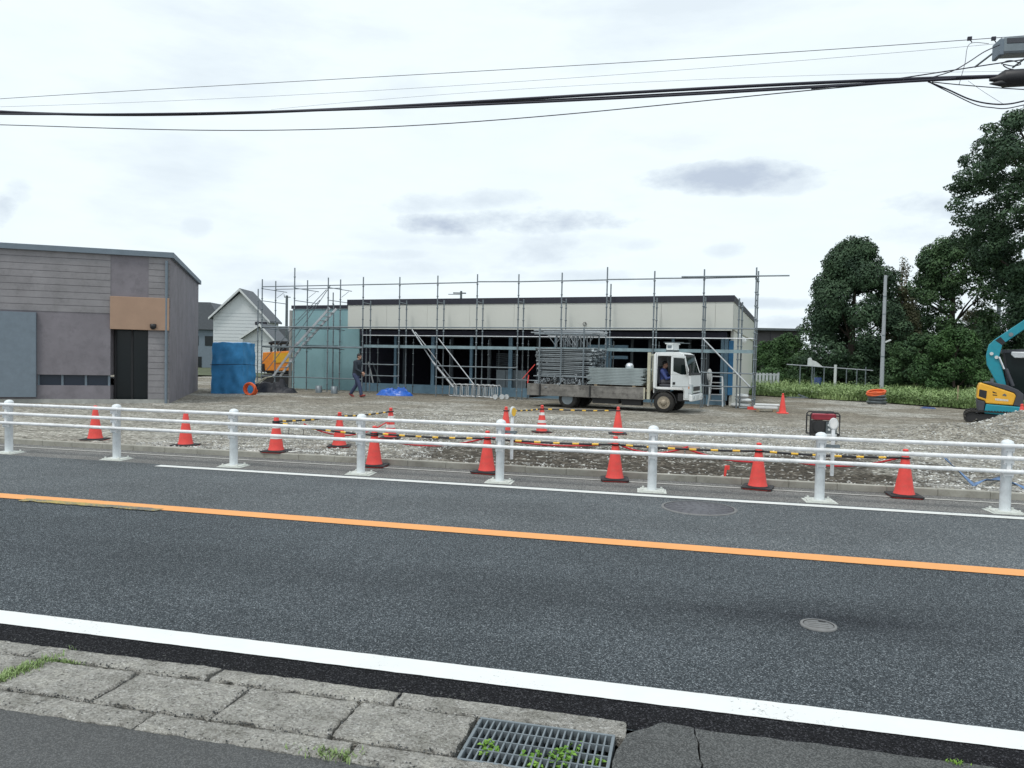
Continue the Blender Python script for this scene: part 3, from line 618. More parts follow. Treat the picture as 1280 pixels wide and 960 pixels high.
sf = thing('scaffold', 'galvanised tube scaffold with plank deck along the front of the new shop', 'scaffold', P0, ANG)
L = 1.785
def post(a, b, z1, par, r=0.027, z0=0.0, mat='galv'):
    m = MB(); m.tube([(a, b, z0), (a, b, z1)], r, 8); m.lathe([(0.06, 0), (0.06, 0.012)], (a, b, z0), 8)
    z = z0+0.35
    while z < z1-0.1: m.lathe([(r+0.004, -0.03), (0.044, -0.012), (0.044, 0.012), (r+0.004, 0.03)], (a, b, z), 8, caps=False); z += 0.475
    return m.build('upright', M[mat], par)
def pipe(p, q, par, name='ledger', r=0.024, mat='galv'):
    m = MB(); m.tube([p, q], r, 8); return m.build(name, M[mat], par)
for k in range(10):
    a = -L*k; post(a, 0, 5.02-0.02*(k % 3)+(0.15 if k == 3 else 0), sf); 
    if 1 <= k: post(a, 0.61, 4.05+(0.55 if k == 3 else 0), sf); post(a+0.01, 1.25, 2.42, sf, 0.02, mat='galv_dark')
    pipe((a, 0, 3.92), (a, 0.61, 3.90), sf, 'transom', 0.018); pipe((a, 0, 2.02), (a, 0.61, 2.02), sf, 'transom', 0.018)
for k in range(9):
    a = -L*k; b = a-L
    pipe((a, 0, 4.69), (b, 0, 4.70+rnd(-.02, .02)), sf); pipe((a, 0, 2.87), (b, 0, 2.87), sf, r=0.026)
    pipe((a, 0, 2.52), (b, 0, 2.52), sf, mat='galv_light', r=0.018)
    if k in (0, 1, 5, 6, 8): pipe((a, 0, 1.28), (b, 0, 1.28), sf)
    if k in (0, 4, 5, 6, 8): pipe((a, 0, 0.80), (b, 0, 0.80), sf)
    m = MB(); m.b2(b+0.03, a-0.03, 0.06, 0.56, 2.05, 2.10); m.b2(b+0.02, a-0.02, 0.035, 0.055, 2.0, 2.12); m.build('deck_plank', M['plank'], sf)
# braces
def bp3(px, py, b): a, z = BP(px, py, b); return (a, b, z)
m = MB(); m.tube([bp3(515, 412, .3), bp3(541, 452, .3)], 0.03, 8); m.tube([bp3(541, 452, .3), bp3(567, 484, .3)], 0.045, 8); m.build('brace', M['galv_light'], sf)
for p, q, b in (((548, 423), (592, 480), -.03), ((519, 415), (572, 484), 0.9)): pipe(bp3(*p, b), bp3(*q, b), sf, 'brace', 0.022, 'galv_light')
pipe((-L, -0.04, 2.52), (-0.1, -0.04, 0.82), sf, 'brace', 0.026, 'galv_light')
# right-hand return along the gable and the long loose tubes at the top right corner
post(0.02, 0.9, 5.0, sf, z0=0.0)
for z in (4.62, 2.87, 2.5): pipe((0, 0, z), (0.02, 0.9, z-0.02), sf)
pipe(bp3(852, 346, -.06), bp3(987, 344.5, -.06), sf, 'ledger', 0.026)
for k in (0, 1):                          # doubled uprights at the corner bay
    a = bp3(922 + 4*k, 450, 0.1+0.4*k)[0]; post(a, 0.1+0.4*k, 3.95-0.1*k, sf)
pipe((-0.45, 0.05, 0.06), (0.0, 0.05, 0.06), sf, 'ledger')

ss = thing('scaffold', 'scaffold stair bay with sloping ladder flights in front of the teal wall', 'scaffold', P0, ANG)
for k in range(10, 13):
    a = -L*k; post(a, 0, 5.03 if k != 11 else 5.5, ss, mat='galv'); post(a, 0.93, 5.05, ss)
post(-L*9-0.75, 1.5, 4.0, ss); post(-L*10-0.75, 1.5, 4.0, ss); post(-L*12.6, 1.0, 4.7, ss); post(-L*11.55, 2.6, 3.6, ss, mat='galv_dark'); post(-L*11.1, 3.2, 4.7, ss, mat='galv_dark')
for z, r in ((4.69, .021), (2.86, .035), (1.98, .03), (0.62, .024)):
    for k in range(9, 12): pipe((-L*k, 0, z), (-L*(k+1), 0, z), ss, r=r)
    for k in range(10, 12): pipe((-L*k, 0.93, z-0.03), (-L*(k+1), 0.93, z-0.03), ss, r=r*0.8)
for k in range(10, 13):
    for z in (4.6, 4.05, 2.82, 1.95): pipe((-L*k, 0, z), (-L*k+(0.35 if z > 4 else 0), 1.3, z-0.05), ss, 'transom', 0.016)
    m = MB(); m.tube([(-L*k+0.06, 0.93, 4.25), (-L*k+0.25, 1.2, 4.52)], 0.012, 6); m.build('bracket', M['galv'], ss)
for z in (2.0, 2.84): m = MB(); m.b2(-L*11+0.05, -L*10-0.05, 0.5, 0.88, z+0.03, z+0.08); m.build('deck_plank', M['plank'], ss)
m = MB(); m.b2(-L*10+0.05, -L*9-0.05, 0.15, 0.6, 1.99, 2.04); m.build('deck_plank', M['plank'], ss)
def flight(p, q, b, n, par):
    p3, q3 = Vector(bp3(*p, b)), Vector(bp3(*q, b)); m = MB()
    for off in (0, 0.5):
        m.bar(p3+Vector((0, off, 0)), q3+Vector((0, off, 0)), 0.035, 0.10)
    for i in range(1, n): c = p3.lerp(q3, i/n); m.box((c.x, c.y+0.25, c.z), (0.20, 0.5, 0.03))
    return m.build('stair_flight', M['galv_light'], par)
flight((341, 471), (372, 428), 0.12, 7, ss); flight((371, 431), (412, 385), 0.14, 9, ss)
for p, q in (((369, 422), (413, 357)), ((372, 400), (408, 362)), ((326, 455), (368, 408)), ((330, 467), (366, 420)), ((369, 407), (400, 375))):
    pipe(bp3(*p, 0.1), bp3(*q, 0.1), ss, 'handrail', 0.015)
m = MB(); m.tube([bp3(364, 388, 0.7), bp3(362.5, 486, 0.7)], 0.075, 10); m.build('upright', M['concrete'], ss)

# ------------------------------------------------------------------ guard fence
gf = thing('guard_fence', 'white three-rail guard fence along the far edge of the road', 'guard fence', (0, 9.47, 0))
posts_x = [3.61-1.985*k for k in range(-2, 18)]
pm = MB(); pm.lathe([(0.057, 0.0), (0.057, 0.775), (0.066, 0.778), (0.066, 0.792), (0.058, 0.812), (0.035, 0.828), (0.004, 0.834)], n=24)
plm = MB(); plm.box((0, 0, 0.012), (0.30, 0.26, 0.016)); plm.box((0, 0, 0.002), (0.36, 0.30, 0.006), rz=0.06)
for sx in (-1, 1):
    for sy in (-1, 1): plm.lathe([(0.014, 0.02), (0.014, 0.042), (0.005, 0.045)], (sx*0.115, sy*0.095, 0), 8)
bm_ = MB()
for z in (0.735, 0.597, 0.452):
    for sx in (-0.04, 0.04): bm_.lathe([(0.008, -0.02), (0.008, 0.02)], (sx, -0.052, z-0.04), 8, 'Y')
    bm_.b2(-0.05, 0.05, -0.072, -0.05, z-0.03, z+0.03)
bm_.b2(-0.02, 0.02, -0.066, -0.056, 0.42, 0.76)
p0 = pm.build('post', M['post_white'], gf); pl0 = plm.build('base_plate', M['plate'], p0); bt0 = bm_.build('bracket', M['white_rail'], p0)
for i, x in enumerate(posts_x):
    if i == 0: p0.location.x = x; continue
    c = p0.copy(); COL.objects.link(c); c.parent = gf; c.location.x = x; c.rotation_euler = (rnd(-.006, .006), rnd(-.006, .006), 0)
    for g in (pl0, bt0): d = g.copy(); COL.objects.link(d); d.parent = c
for z in (0.765, 0.625, 0.478):
    m = MB(); pts = []; x = posts_x[0]+0.6
    while x > posts_x[-1]-0.5: pts.append((x, -0.082+0.003*noise.noise(Vector((x*0.6, z, 1))), z+0.004*noise.noise(Vector((x*0.7, z*9, 2))))); x -= 0.4
    m.tube(pts, 0.0243, 12)
    m.build('rail', M['white_rail'], gf)
for x in (2.98, -2.98, -8.9):
    for z in (0.765, 0.625, 0.478): m = MB(); m.lathe([(0.0262, -0.05), (0.0262, 0.05)], (x, -0.082, z), 12, 'X'); m.build('rail_sleeve', M['white_rail'], gf)
def delineator(px, label, disc, turn=0.0):
    x = TP(px, 535, 9.55).x
    t = thing('delineator', label, 'delineator', (x, 9.56, 0))
    m = MB(); m.tube([(0, 0, 0.30), (0, 0, 0.90)], 0.022, 10); m.build('stalk', M['white_rail'], t)
    m = MB(); m.lathe([(0.062, -0.018), (0.07, -0.01), (0.07, 0.01), (0.062, 0.018)], (0, -0.005, 0), 20, 'Y')
    h = m.build('reflector_frame', M['bag_white'], t); h.scale = (0.75, 1, 1.05); h.location.z = 0.93; h.rotation_euler.z = turn
    m = MB(); m.lathe([(0.055, -0.022), (0.055, -0.018)], (0, -0.005, 0), 20, 'Y'); d = m.build('reflector', disc, h)
    m = MB(); m.box((-0.06, -0.06, 0.665), (0.26, 0.015, 0.035)); m.box((-0.06, 0.01, 0.665), (0.26, 0.012, 0.03)); m.build('clamp_band', M['galv'], t)
delineator(640, 'small post reflector with yellow oval disc clamped beside a guard fence post', M['yellow'], R(62))
delineator(1042, 'small post reflector with white oval disc clamped beside a guard fence post', M['reflect'])

# ------------------------------------------------------------------ traffic cones
def make_cone(label, striped, h=0.60, base=True, grp='red traffic cones'):
    t = thing('traffic_cone', label, 'traffic cone', (0, 0, 0), 0, grp)
    m = MB(); prof = [(0.125, 0.035), (0.105, 0.10)]
    r = lambda z: 0.118-(z-0.04)/(h-0.04)*(0.118-0.028)
    zs = [0.0+h*k for k in (0.2, 0.34, 0.36, 0.46, 0.48, 0.62, 0.64, 0.74, 0.76, 0.9)]
    m.lathe([(0.128, 0.03), (r(0.08), 0.08)]+[(r(z), z) for z in zs]+[(0.03, h*0.955), (0.034, h*0.96), (0.034, h*0.985), (0.02, h), (0.004, h+0.002)], n=20)
    m.build('cone_body', M['cone'], t)
    m = MB(); m.slab([(x*0.18, y*0.18) for x, y in ((-1,-.8),(-.8,-1),(.8,-1),(1,-.8),(1,.8),(.8,1),(-.8,1),(-1,.8))], 0.0, 0.0115 if base else 0.03); m.build('foot', M['cone'], t, 0.006)
    if base:
        m = MB(); m.slab([(x*0.19, y*0.19) for x, y in ((-1,-.85),(-.85,-1),(.85,-1),(1,-.85),(1,.85),(.85,1),(-.85,1),(-1,.85))], 0.012, 0.028); m.lathe([(0.15, 0.028), (0.148, 0.036), (0.13, 0.038)], n=20); m.build('rubber_weight', M['rubber'], t)
    if striped:
        for za, zb in ((0.36, 0.46), (0.64, 0.74)):
            m = MB(); m.lathe([(r(h*za)+0.003, h*za), (r(h*zb)+0.003, h*zb)], n=20, caps=False); m.build('reflective_band', M['reflect'], t)
    return t
plain = make_cone('red cone at the kerb', False)
striped = make_cone('red and white striped cone at the left end of the barrier bars behind the fence', True)
nob = make_cone('plain red cone standing alone beside white plastic boxes near the shop corner', False, 0.66, False)
def gp(px, py): p = G(px, py); return p
def site(px, py, dy=0.0):
    p = G(px, py, 0.05); y = p.y+dy; x = p.x*y/p.y; return Vector((x, y, hz(x, y)))
front = [(-4.44, 10.17, 'plain red cone at the kerb half hidden by a fence post near the left barrier'),
         (-2.71, 10.17, 'plain red cone at the kerb just left of the fence post with yellow reflector'),
         (-0.89, 10.15, 'plain red cone at the kerb left of the big manhole, below the truck bed'),
         (0.98, 10.15, 'plain red cone at the kerb right of the manhole, left of the white reflector post'),
         (2.74, 10.16, 'plain red cone at the kerb right of the generator, below the excavator side')]
for i, (x, y, lb) in enumerate(front):
    if i == 0: plain.location = (x, y, 0.004); plain['label'] = lb; plain.rotation_euler.z = 0.1
    else: dup(plain, (x, y, 0.004), rnd(-.3, .3), lb)
striped.location = site(345, 569, 0.15)
cR1 = dup(plain, site(424, 560, 0.1), 0.3, 'plain red cone behind the fence between the two striped ones left of the soil')
cS1 = dup(striped, site(488, 548, 0.1), 0.2, 'red and white striped cone at the back corner of the left barrier')
cR2 = dup(plain, site(632, 545, 0.1), 0.1, 'red cone directly behind the fence post that has the yellow reflector')
cS2 = dup(striped, site(677, 541, 0.1), 0.5, 'red and white striped cone in front of the truck rear wheel')
cR3 = dup(plain, site(772, 543, 0.1), 0.2, 'plain red cone standing on gravel in front of the middle of the truck')
nob.location = site(978, 517, 0.1)
hc = A(1277, 519, 19.2); dup(nob, (hc.x, hc.y, hz(hc.x, hc.y)-0.1), 0.4, 'red cone top peeking over the gravel heap beside the excavator')
cA = dup(plain, (-8.15, 10.85, hz(-8.15, 10.85)), 0.1, 'plain red cone on the gravel in front of the dark shop door')
cB = dup(plain, (-9.95, 10.85, hz(-9.95, 10.85)), 0.3, 'plain red cone on the gravel in front of the dark shop windows')
# barrier bars between the cones
def cbar(c0, c1, label, h0=0.53, h1=0.53):
    p, q = c0+Vector((0, 0, h0-0.04)), c1+Vector((0, 0, h1-0.04)); d = (q-p); n = 19; t = MB()
    s0 = 0.05/d.length
    for i in range(n):
        t.cur = 1 if i % 3 == 1 else 0; a, b = s0+(1-2*s0)*i/n, s0+(1-2*s0)*(i+1)/n
        sag = lambda u: Vector((0, 0, -0.02*4*u*(1-u)))
        t.tube([p+d*a+sag(a), p+d*b+sag(b)], 0.0145, 8)
    t.cur = 0
    t.torus(p, 0.052, 0.012, 16, 6); t.torus(q, 0.052, 0.012, 16, 6)
    o = t.build('barrier_bar', [M['black'], M['yellow']]); tag(o, label, 'barrier bar', 'yellow and black bars between the cones'); return o
FV = [Vector((x, y, 0.004)) for x, y, _ in front]
cbar(FV[0], FV[1], 'black and yellow bar from cone to cone at the kerb, left of the yellow reflector')
cbar(FV[1], FV[2], 'black and yellow bar at the kerb passing behind the yellow reflector post')
cbar(FV[2], FV[3], 'black and yellow bar at the kerb behind the post above the manhole')
cbar(FV[3], FV[4], 'black and yellow bar at the kerb passing under the generator')
cbar(striped.location, cR1.location, 'black and yellow bar from the left striped cone back to a plain cone', 0.53, 0.57)
cbar(cR1.location, cS1.location, 'black and yellow bar between a plain cone and the back striped cone', 0.57, 0.57)
cbar(striped.location, FV[0], 'black and yellow bar from the left striped cone along the kerb', 0.51, 0.50)
cbar(cR2.location, cS2.location, 'black and yellow bar between the yellow reflector post and the striped cone', 0.56, 0.56)
cbar(cS2.location, cR3.location, 'black and yellow bar in front of the truck rear wheel and bed', 0.56, 0.56)
def rope(p, q, sag, label, r=0.012):
    m = MB(); n = 14; p, q = Vector(p), Vector(q)
    m.tube([p.lerp(q, i/n)+Vector((0, 0, -sag*4*(i/n)*(1-i/n))) for i in range(n+1)], r, 8)
    return tag(m.build('rope', M['rope']), label, 'rope', 'red ropes hung between the cones')
rope(cR1.location+Vector((-0.4, -0.5, 0.42)), cS1.location+Vector((0, -0.06, 0.36)), 0.24, 'red rope sagging from the left barrier to the back striped cone')
rope(FV[0]+Vector((0, 0.05, 0.42)), FV[1]+Vector((0, 0.05, 0.5)), 0.12, 'red rope hanging along the bar left of the yellow reflector')
rope(FV[1]+Vector((0.06, 0.05, 0.50)), FV[2]+Vector((0, 0.05, 0.5)), 0.07, 'red rope hanging along the bar below the truck bed')
rope(FV[2]+Vector((0.06, 0.05, 0.48)), FV[3]+Vector((-0.9, 0.08, 0.50)), 0.10, 'red rope hanging beside the post above the manhole')
rope(FV[3]+Vector((-0.95, 0.06, 0.48)), FV[3]+Vector((0, 0.05, 0.34)), 0.05, 'red rope drooping onto the cone left of the white reflector post')
rope(FV[3]+Vector((0.5, 0.05, 0.36)), FV[4]+Vector((0, 0.05, 0.5)), 0.08, 'red rope hanging along the bar right of the generator')

# ------------------------------------------------------------------ things lying on the lot by the kerb
p = site(845, 567); m = MB(); m.box((0, 0, 0.075), (0.26, 0.14, 0.15)); one('concrete_block', m, M['block'], 'brownish concrete block on the dark soil, left of the pair', 'block', p, 0.1, 'two blocks on the soil', 0.006)
p = site(866, 568); m = MB(); m.box((0, 0, 0.065), (0.2, 0.16, 0.13)); one('concrete_block', m, M['block'], 'brownish concrete block on the dark soil, right and smaller of the pair', 'block', p, -0.5, 'two blocks on the soil', 0.006)
p = site(906, 597); m = MB(); m.bar((0, 0, 0), (0.01, 0, 0.15), 0.03, 0.03); m.b2(0.0, 0.06, -0.004, 0.004, 0.10, 0.16); one('marker_stake', m, M['cone'], 'short red marker stake in the soil behind the kerb', 'stake', p)
p = site(370, 546); m = MB(); m.torus((0, 0, 0.10), 0.16, 0.006, 20, 6, 'Y'); m.torus((0.1, 0.05, 0.02), 0.15, 0.006, 20, 6); m.torus((-0.25, 0.03, 0.03), 0.2, 0.005, 20, 6); one('wire_coil', m, M['black'], 'thin black wire loops lying on the gravel behind the striped cone', 'wire', p)
p = site(1028, 546, 0.3)
gt = thing('generator', 'portable generator with dark red tank in a black tube frame on the gravel', 'generator', p+Vector((0, 0, 0)), 0.05)
m = MB()
for y in (-0.2, 0.2): m.tube([(-0.31, y, 0.03), (-0.31, y, 0.48), (-0.27, y, 0.53), (0.27, y, 0.53), (0.31, y, 0.48), (0.31, y, 0.03), (-0.31, y, 0.03)], 0.016, 8)
for x in (-0.31, 0.31): m.tube([(x, -0.2, 0.05), (x, 0.2, 0.05)], 0.016, 8); m.tube([(x, -0.2, 0.45), (x, 0.2, 0.45)], 0.016, 8)
m.build('tube_frame', M['black'], gt)
m = MB(); m.b2(-0.25, 0.25, -0.16, 0.16, 0.36, 0.50); tk = m.build('fuel_tank', M['genred'], gt, 0.03)
m = MB(); m.lathe([(0.035, 0.50), (0.035, 0.53)], (0.08, 0, 0), 12); m.build('tank_cap', M['black'], tk)
m = MB(); m.b2(-0.26, 0.02, -0.15, 0.15, 0.05, 0.34); m.lathe([(0.12, -0.17), (0.12, -0.15)], (-0.12, 0, 0.2), 16, 'Y'); m.build('engine', M['dark_metal'], gt, 0.015)
m = MB(); m.b2(0.03, 0.27, -0.15, 0.15, 0.05, 0.33); pn = m.build('alternator_panel', M['galv_dark'], gt, 0.015)
m = MB()
for x, z in ((0.09, 0.25), (0.17, 0.25), (0.22, 0.16), (0.1, 0.15)): m.lathe([(0.025, -0.165), (0.025, -0.15)], (x, 0, z), 12, 'Y')
m.build('socket', M['bag_white'], pn)
m = MB(); m.box((-0.05, -0.5, 0.05), (0.28, 0.14, 0.06), rz=0.3); one('offcut_board', m, M['bag_white'], 'white board offcut lying in front of the generator', 'board', p, 0.2)
# long blue strap at the right
q0, q1, q2, q3 = site(1176, 589), site(1217, 611), site(1249, 603), site(1285, 616)
m = MB(); pts = [q0+Vector((0, 0, 0.14)), q0.lerp(q1, .5)+Vector((0, 0, 0.07)), q1+Vector((0, 0, 0.02)), q1.lerp(q2, .5)+Vector((0, 0, 0.05)), q2+Vector((0, 0, 0.03)), q2.lerp(q3, .5)+Vector((0, 0, .02)), q3+Vector((0, 0, 0.0))]
vs = []
for i, pnt in enumerate(pts): o = Vector((0.02, 0.055, 0.02*(-1)**i)); vs += [pnt-o, pnt+o, pnt+o+Vector((0, 0, .006)), pnt-o+Vector((0, 0, .006))]
for i in range(len(pts)-1):
    b = i*4; m.add([vs[b+j] for j in range(8)], [(0,1,5,4),(1,2,6,5),(2,3,7,6),(3,0,4,7)], True)
one('strap', m, M['strap'], 'long flat blue strap lying folded on the gravel behind the right end of the fence', 'strap')

# ------------------------------------------------------------------ ironwork in the road
mh = thing('manhole_cover', 'large round cast iron manhole cover in the far lane', 'manhole cover', (0.2, 8.52, 0.0))
m = MB(); m.lathe([(0.415, 0.0), (0.415, 0.008), (0.385, 0.009)], n=48, caps=False); m.build('frame_ring', M['cast_iron_light'], mh)
m = MB(); m.lathe([(0.378, -0.002), (0.378, 0.007), (0.10, 0.008), (0.001, 0.008)], n=48, caps=False)
for r_ in (0.10, 0.16, 0.22, 0.28, 0.34):
    n = int(r_*60)
    for i in range(n): a = 2*PI*i/n; m.box((r_*math.cos(a), r_*math.sin(a), 0.0092), (0.05, 0.018, 0.003), rz=a)
m.build('lid', M['cast_iron'], mh)
vc = thing('valve_cover', 'small round worn valve cover in the near lane', 'valve cover', (0.86, 4.89, 0.0))
m = MB(); m.lathe([(0.108, 0.0), (0.108, 0.010), (0.092, 0.010)], n=36, caps=False); m.build('frame_ring', M['cast_iron_light'], vc)
m = MB(); m.lathe([(0.088, 0.0), (0.088, 0.008), (0.001, 0.009)], n=36, caps=False)
for y in (-0.05, -0.017, 0.017, 0.05): m.b2(-0.06, 0.06 if y < 0.04 else 0.0, y-0.006, y+0.006, 0.0085, 0.012)
m.build('lid', M['cast_iron_light'], vc)
m = MB(); m.b2(0.01, 0.05, 0.055, 0.075, 0.0088, 0.0125); m.build('key_slot', M['black'], vc)
m = MB(); gx0, gx1, gy0, gy1 = -0.835, -0.255, 2.795, 3.135
for i in range(21): x = gx0+(gx1-gx0)*i/20; m.b2(x-0.0035, x+0.0035, gy0, gy1, -0.035, 0.02)
for i in range(5): y = gy0+(gy1-gy0)*i/4; m.b2(gx0, gx1, y-0.003, y+0.003, -0.004, 0.0215)
for y in (gy0-0.004, gy1+0.004): m.b2(gx0-0.008, gx1+0.008, y-0.006, y+0.006, -0.04, 0.023)
for x in (gx0-0.004, gx1+0.004): m.b2(x-0.006, x+0.006, gy0-0.012, gy1+0.012, -0.04, 0.0225)
one('drain_grate', m, M['grate'], 'steel bar drain grate set in the gutter with weeds growing through', 'drain grate')
m = MB(); m.b2(gx0-0.05, gx1+0.05, gy0-0.05, gy1+0.01, -0.16, -0.15); struct(m.build('gutter_mud', M['pit']))
# little weeds in the grate and at the joints
def weed(x, y, z0, h, n, label, spread=0.06, mat='weed', ls=0.027, name='weed'):
    m = MB()
    for i in range(n):
        a = rnd(0, 2*PI); r_ = rnd(0, spread); zz = z0+rnd(0.2, 1)*h; bx, by = x+r_*math.cos(a), y+r_*math.sin(a)
        m.tube([(x+0.3*(bx-x), y+0.3*(by-y), z0-0.02), (bx, by, zz)], 0.0012, 4)
        for j in range(4):
            s = rnd(0.6, 1.2)*ls; b = rnd(0, 2*PI); dx, dy = math.cos(b)*s, math.sin(b)*s; t = rnd(-0.3, 0.5)*s; jz = zz-rnd(0, 0.4)*(zz-z0)
            m.add([(bx, by, jz), (bx+dx*.5-dy*.35, by+dy*.5+dx*.35, jz+t+0.004), (bx+dx, by+dy, jz+t), (bx+dx*.5+dy*.35, by+dy*.5-dx*.35, jz+t+0.004)], [(0,1,2,3)])
    o = m.build(name, M[mat]); return tag(o, label, 'weed', 'weeds in the gutter')
weed(-0.74, 2.90, -0.03, 0.075, 16, 'light green weed in the left end of the drain grate', 0.055)
weed(-0.55, 2.87, -0.03, 0.07, 13, 'light green weed left of the middle of the drain grate', 0.05)
weed(-0.42, 2.93, -0.05, 0.09, 36, 'largest light green weed in the drain grate', 0.085)
weed(-0.40, 3.06, -0.05, 0.07, 9, 'small weed at the far edge of the drain grate', 0.03)
weed(-0.31, 2.95, -0.04, 0.07, 8, 'small weed near the right end of the drain grate', 0.03)
def tuft(x, y, n, sx, sy, rz, h, label, mat='weed'):
    m = MB(); keep = globals()['gr']; globals()['gr'] = m
    for i in range(n):
        a, b = random.gauss(0, sx), random.gauss(0, sy)
        blade(x+a*math.cos(rz)-b*math.sin(rz), y+a*math.sin(rz)+b*math.cos(rz), 0.012, rnd(0.3, 1)*h, rnd(0.003, 0.006), rnd(0.2, 1.2), rnd(0, 2*PI))
    globals()['gr'] = keep
    return struct(tag(m.build('grass_tuft', M[mat]), label, 'grass tuft'), 'stuff')
tuft(-3.19, 2.95, 900, 0.03, 0.11, -0.1, 0.035, 'mossy grass tuft in the slab joint at the left edge', 'grass')
tuft(-3.08, 3.15, 160, 0.06, 0.008, 0.0, 0.02, 'thin moss along the slab joint near the left edge', 'grass')
tuft(-1.34, 2.69, 200, 0.06, 0.02, 0.0, 0.03, 'dry grass tuft at the footpath edge left of the grate', 'grass')
tuft(-0.22, 2.78, 120, 0.015, 0.02, 0.0, 0.03, 'small green tuft at the near right corner of the grate')
tuft(1.12, 3.30, 50, 0.02, 0.008, 0.0, 0.02, 'tiny weed at the asphalt edge below the small valve cover')

# ------------------------------------------------------------------ flatbed truck
TO = G(829, 517.5); TH = -R(11.9); TO.z = 0.03
hd = Vector((math.cos(TH), math.sin(TH), 0)); lf = Vector((-math.sin(TH), math.cos(TH), 0))
TO = TO+lf*0.85
def TW(x, y, z): return TO+hd*x+lf*y+Vector((0, 0, z))
tk = thing('flatbed_truck', 'white flatbed truck with weathered bed and open driver door, loaded with scaffold tubes', 'truck', TO, TH)
def wheel(x, y, r, wd, front):
    s = -1 if y < 0 else 1
    m = MB(); m.lathe([(r*0.58, -wd/2), (r*0.9, -wd/2), (r*0.98, -wd/2+0.03), (r, -wd/2+0.06), (r, wd/2-0.06), (r*0.98, wd/2-0.03), (r*0.9, wd/2), (r*0.58, wd/2)], (0, 0, 0), 28, 'Y')
    wq = m.build('wheel', M['tyre'], tk); wq.location = (x, y, r)
    m = MB(); f = s*wd/2
    if front:
        m.lathe([(r*0.6, 0.01), (r*0.54, 0.015), (r*0.5, -0.05), (r*0.34, -0.04), (r*0.3, 0.05), (0.05, 0.08), (0.01, 0.085)], (0, f, 0), 24, 'Y' )
        for i in range(6): a = 2*PI*i/6; m.lathe([(0.02, -0.03), (0.02, 0.03)], (0.2*r/0.39*math.cos(a)*0.82, f, 0.2*r/0.39*math.sin(a)*0.82), 6, 'Y')
    else:
        m.lathe([(r*0.6, 0.015), (r*0.55, 0.02), (r*0.52, -0.12), (r*0.2, -0.14), (0.01, -0.14)], (0, f, 0), 24, 'Y')
    o = m.build('rim', M['rim' if front else 'galv'], wq)
    if s < 0: o.rotation_euler = (0, 0, PI); o.location.y = 0
    return wq
def wheel2(x, y, r, wd, front):           # right-hand wheels are the left ones turned round
    wq = wheel(x, abs(y), r, wd, front)
    if y < 0: wq.location = (x, y, r); wq.rotation_euler = (0, 0, PI)
for s in (-1, 1): wheel2(0, s*0.73, 0.335, 0.21, True); wheel2(-3.26, s*0.66, 0.33, 0.42, False)
m = MB()
for y in (-0.38, 0.38): m.b2(-4.6, 0.55, y-0.05, y+0.05, 0.40, 0.58)
for x in (-4.5, -3.9, -2.6, -1.6, -0.7): m.b2(x-0.05, x+0.05, -0.84, 0.84, 0.46, 0.60)
m.b2(-2.4, -1.5, -0.8, -0.45, 0.22, 0.44); m.b2(-1.4, -0.75, -0.78, -0.5, 0.2, 0.42); m.tube([(0, -0.7, 0.36), (0, 0.7, 0.36)], 0.05); m.tube([(-3.26, -0.6, 0.36), (-3.26, 0.6, 0.36)], 0.07)
m.tube([(-2.0, 0, 0.36), (-3.2, 0, 0.36)], 0.05); m.b2(-4.72, -4.66, -0.8, 0.8, 0.3, 0.38); m.build('chassis', M['dark_metal'], tk)
m = MB(); m.b2(-4.70, -0.50, -0.88, 0.88, 0.66, 0.72); m.build('bed_floor', M['wood'], tk)
for x0, x1 in ((-4.71, -4.22), (-4.20, -2.42), (-2.40, -0.58)):
    for y in (-0.93, 0.93):
        m = MB(); m.b2(x0, x1, y-0.022, y+0.022, 0.40, 0.80)
        for z in (0.43, 0.6, 0.77): m.b2(x0+0.01, x1-0.01, y-0.028 if y < 0 else y+0.022, y-0.022 if y < 0 else y+0.028, z-0.02, z+0.02)
        g = m.build('side_gate', M['old_bed'], tk)
        if y < 0:
            m = MB(); m.b2(x1-0.05, x1-0.005, y-0.036, y-0.0285, 0.42, 0.79); m.build('gate_latch', M['beige_metal' if x1 > -1 else 'dark_metal'], g)
m = MB(); m.b2(-4.74, -4.72, -0.9, 0.9, 0.42, 0.8); m.build('tail_gate', M['old_bed'], tk)
m = MB()
for y in (-0.86, 0.86): m.b2(-0.54, -0.44, y-0.05, y+0.05, 0.42, 1.92)
m.b2(-0.53, -0.45, -0.8, 0.8, 1.80, 1.88); m.b2(-0.52, -0.46, -0.8, 0.8, 0.75, 1.0)
for y in (-0.4, 0, 0.4): m.b2(-0.51, -0.47, y-0.03, y+0.03, 1.0, 1.8)
m.build('headboard', M['beige_metal'], tk, 0.01)
m = MB(); m.tube([(-4.72, -0.9, 0.8), (-4.69, -0.9, 1.08)], 0.02); m.build('lamp_stay', M['cone'], tk)
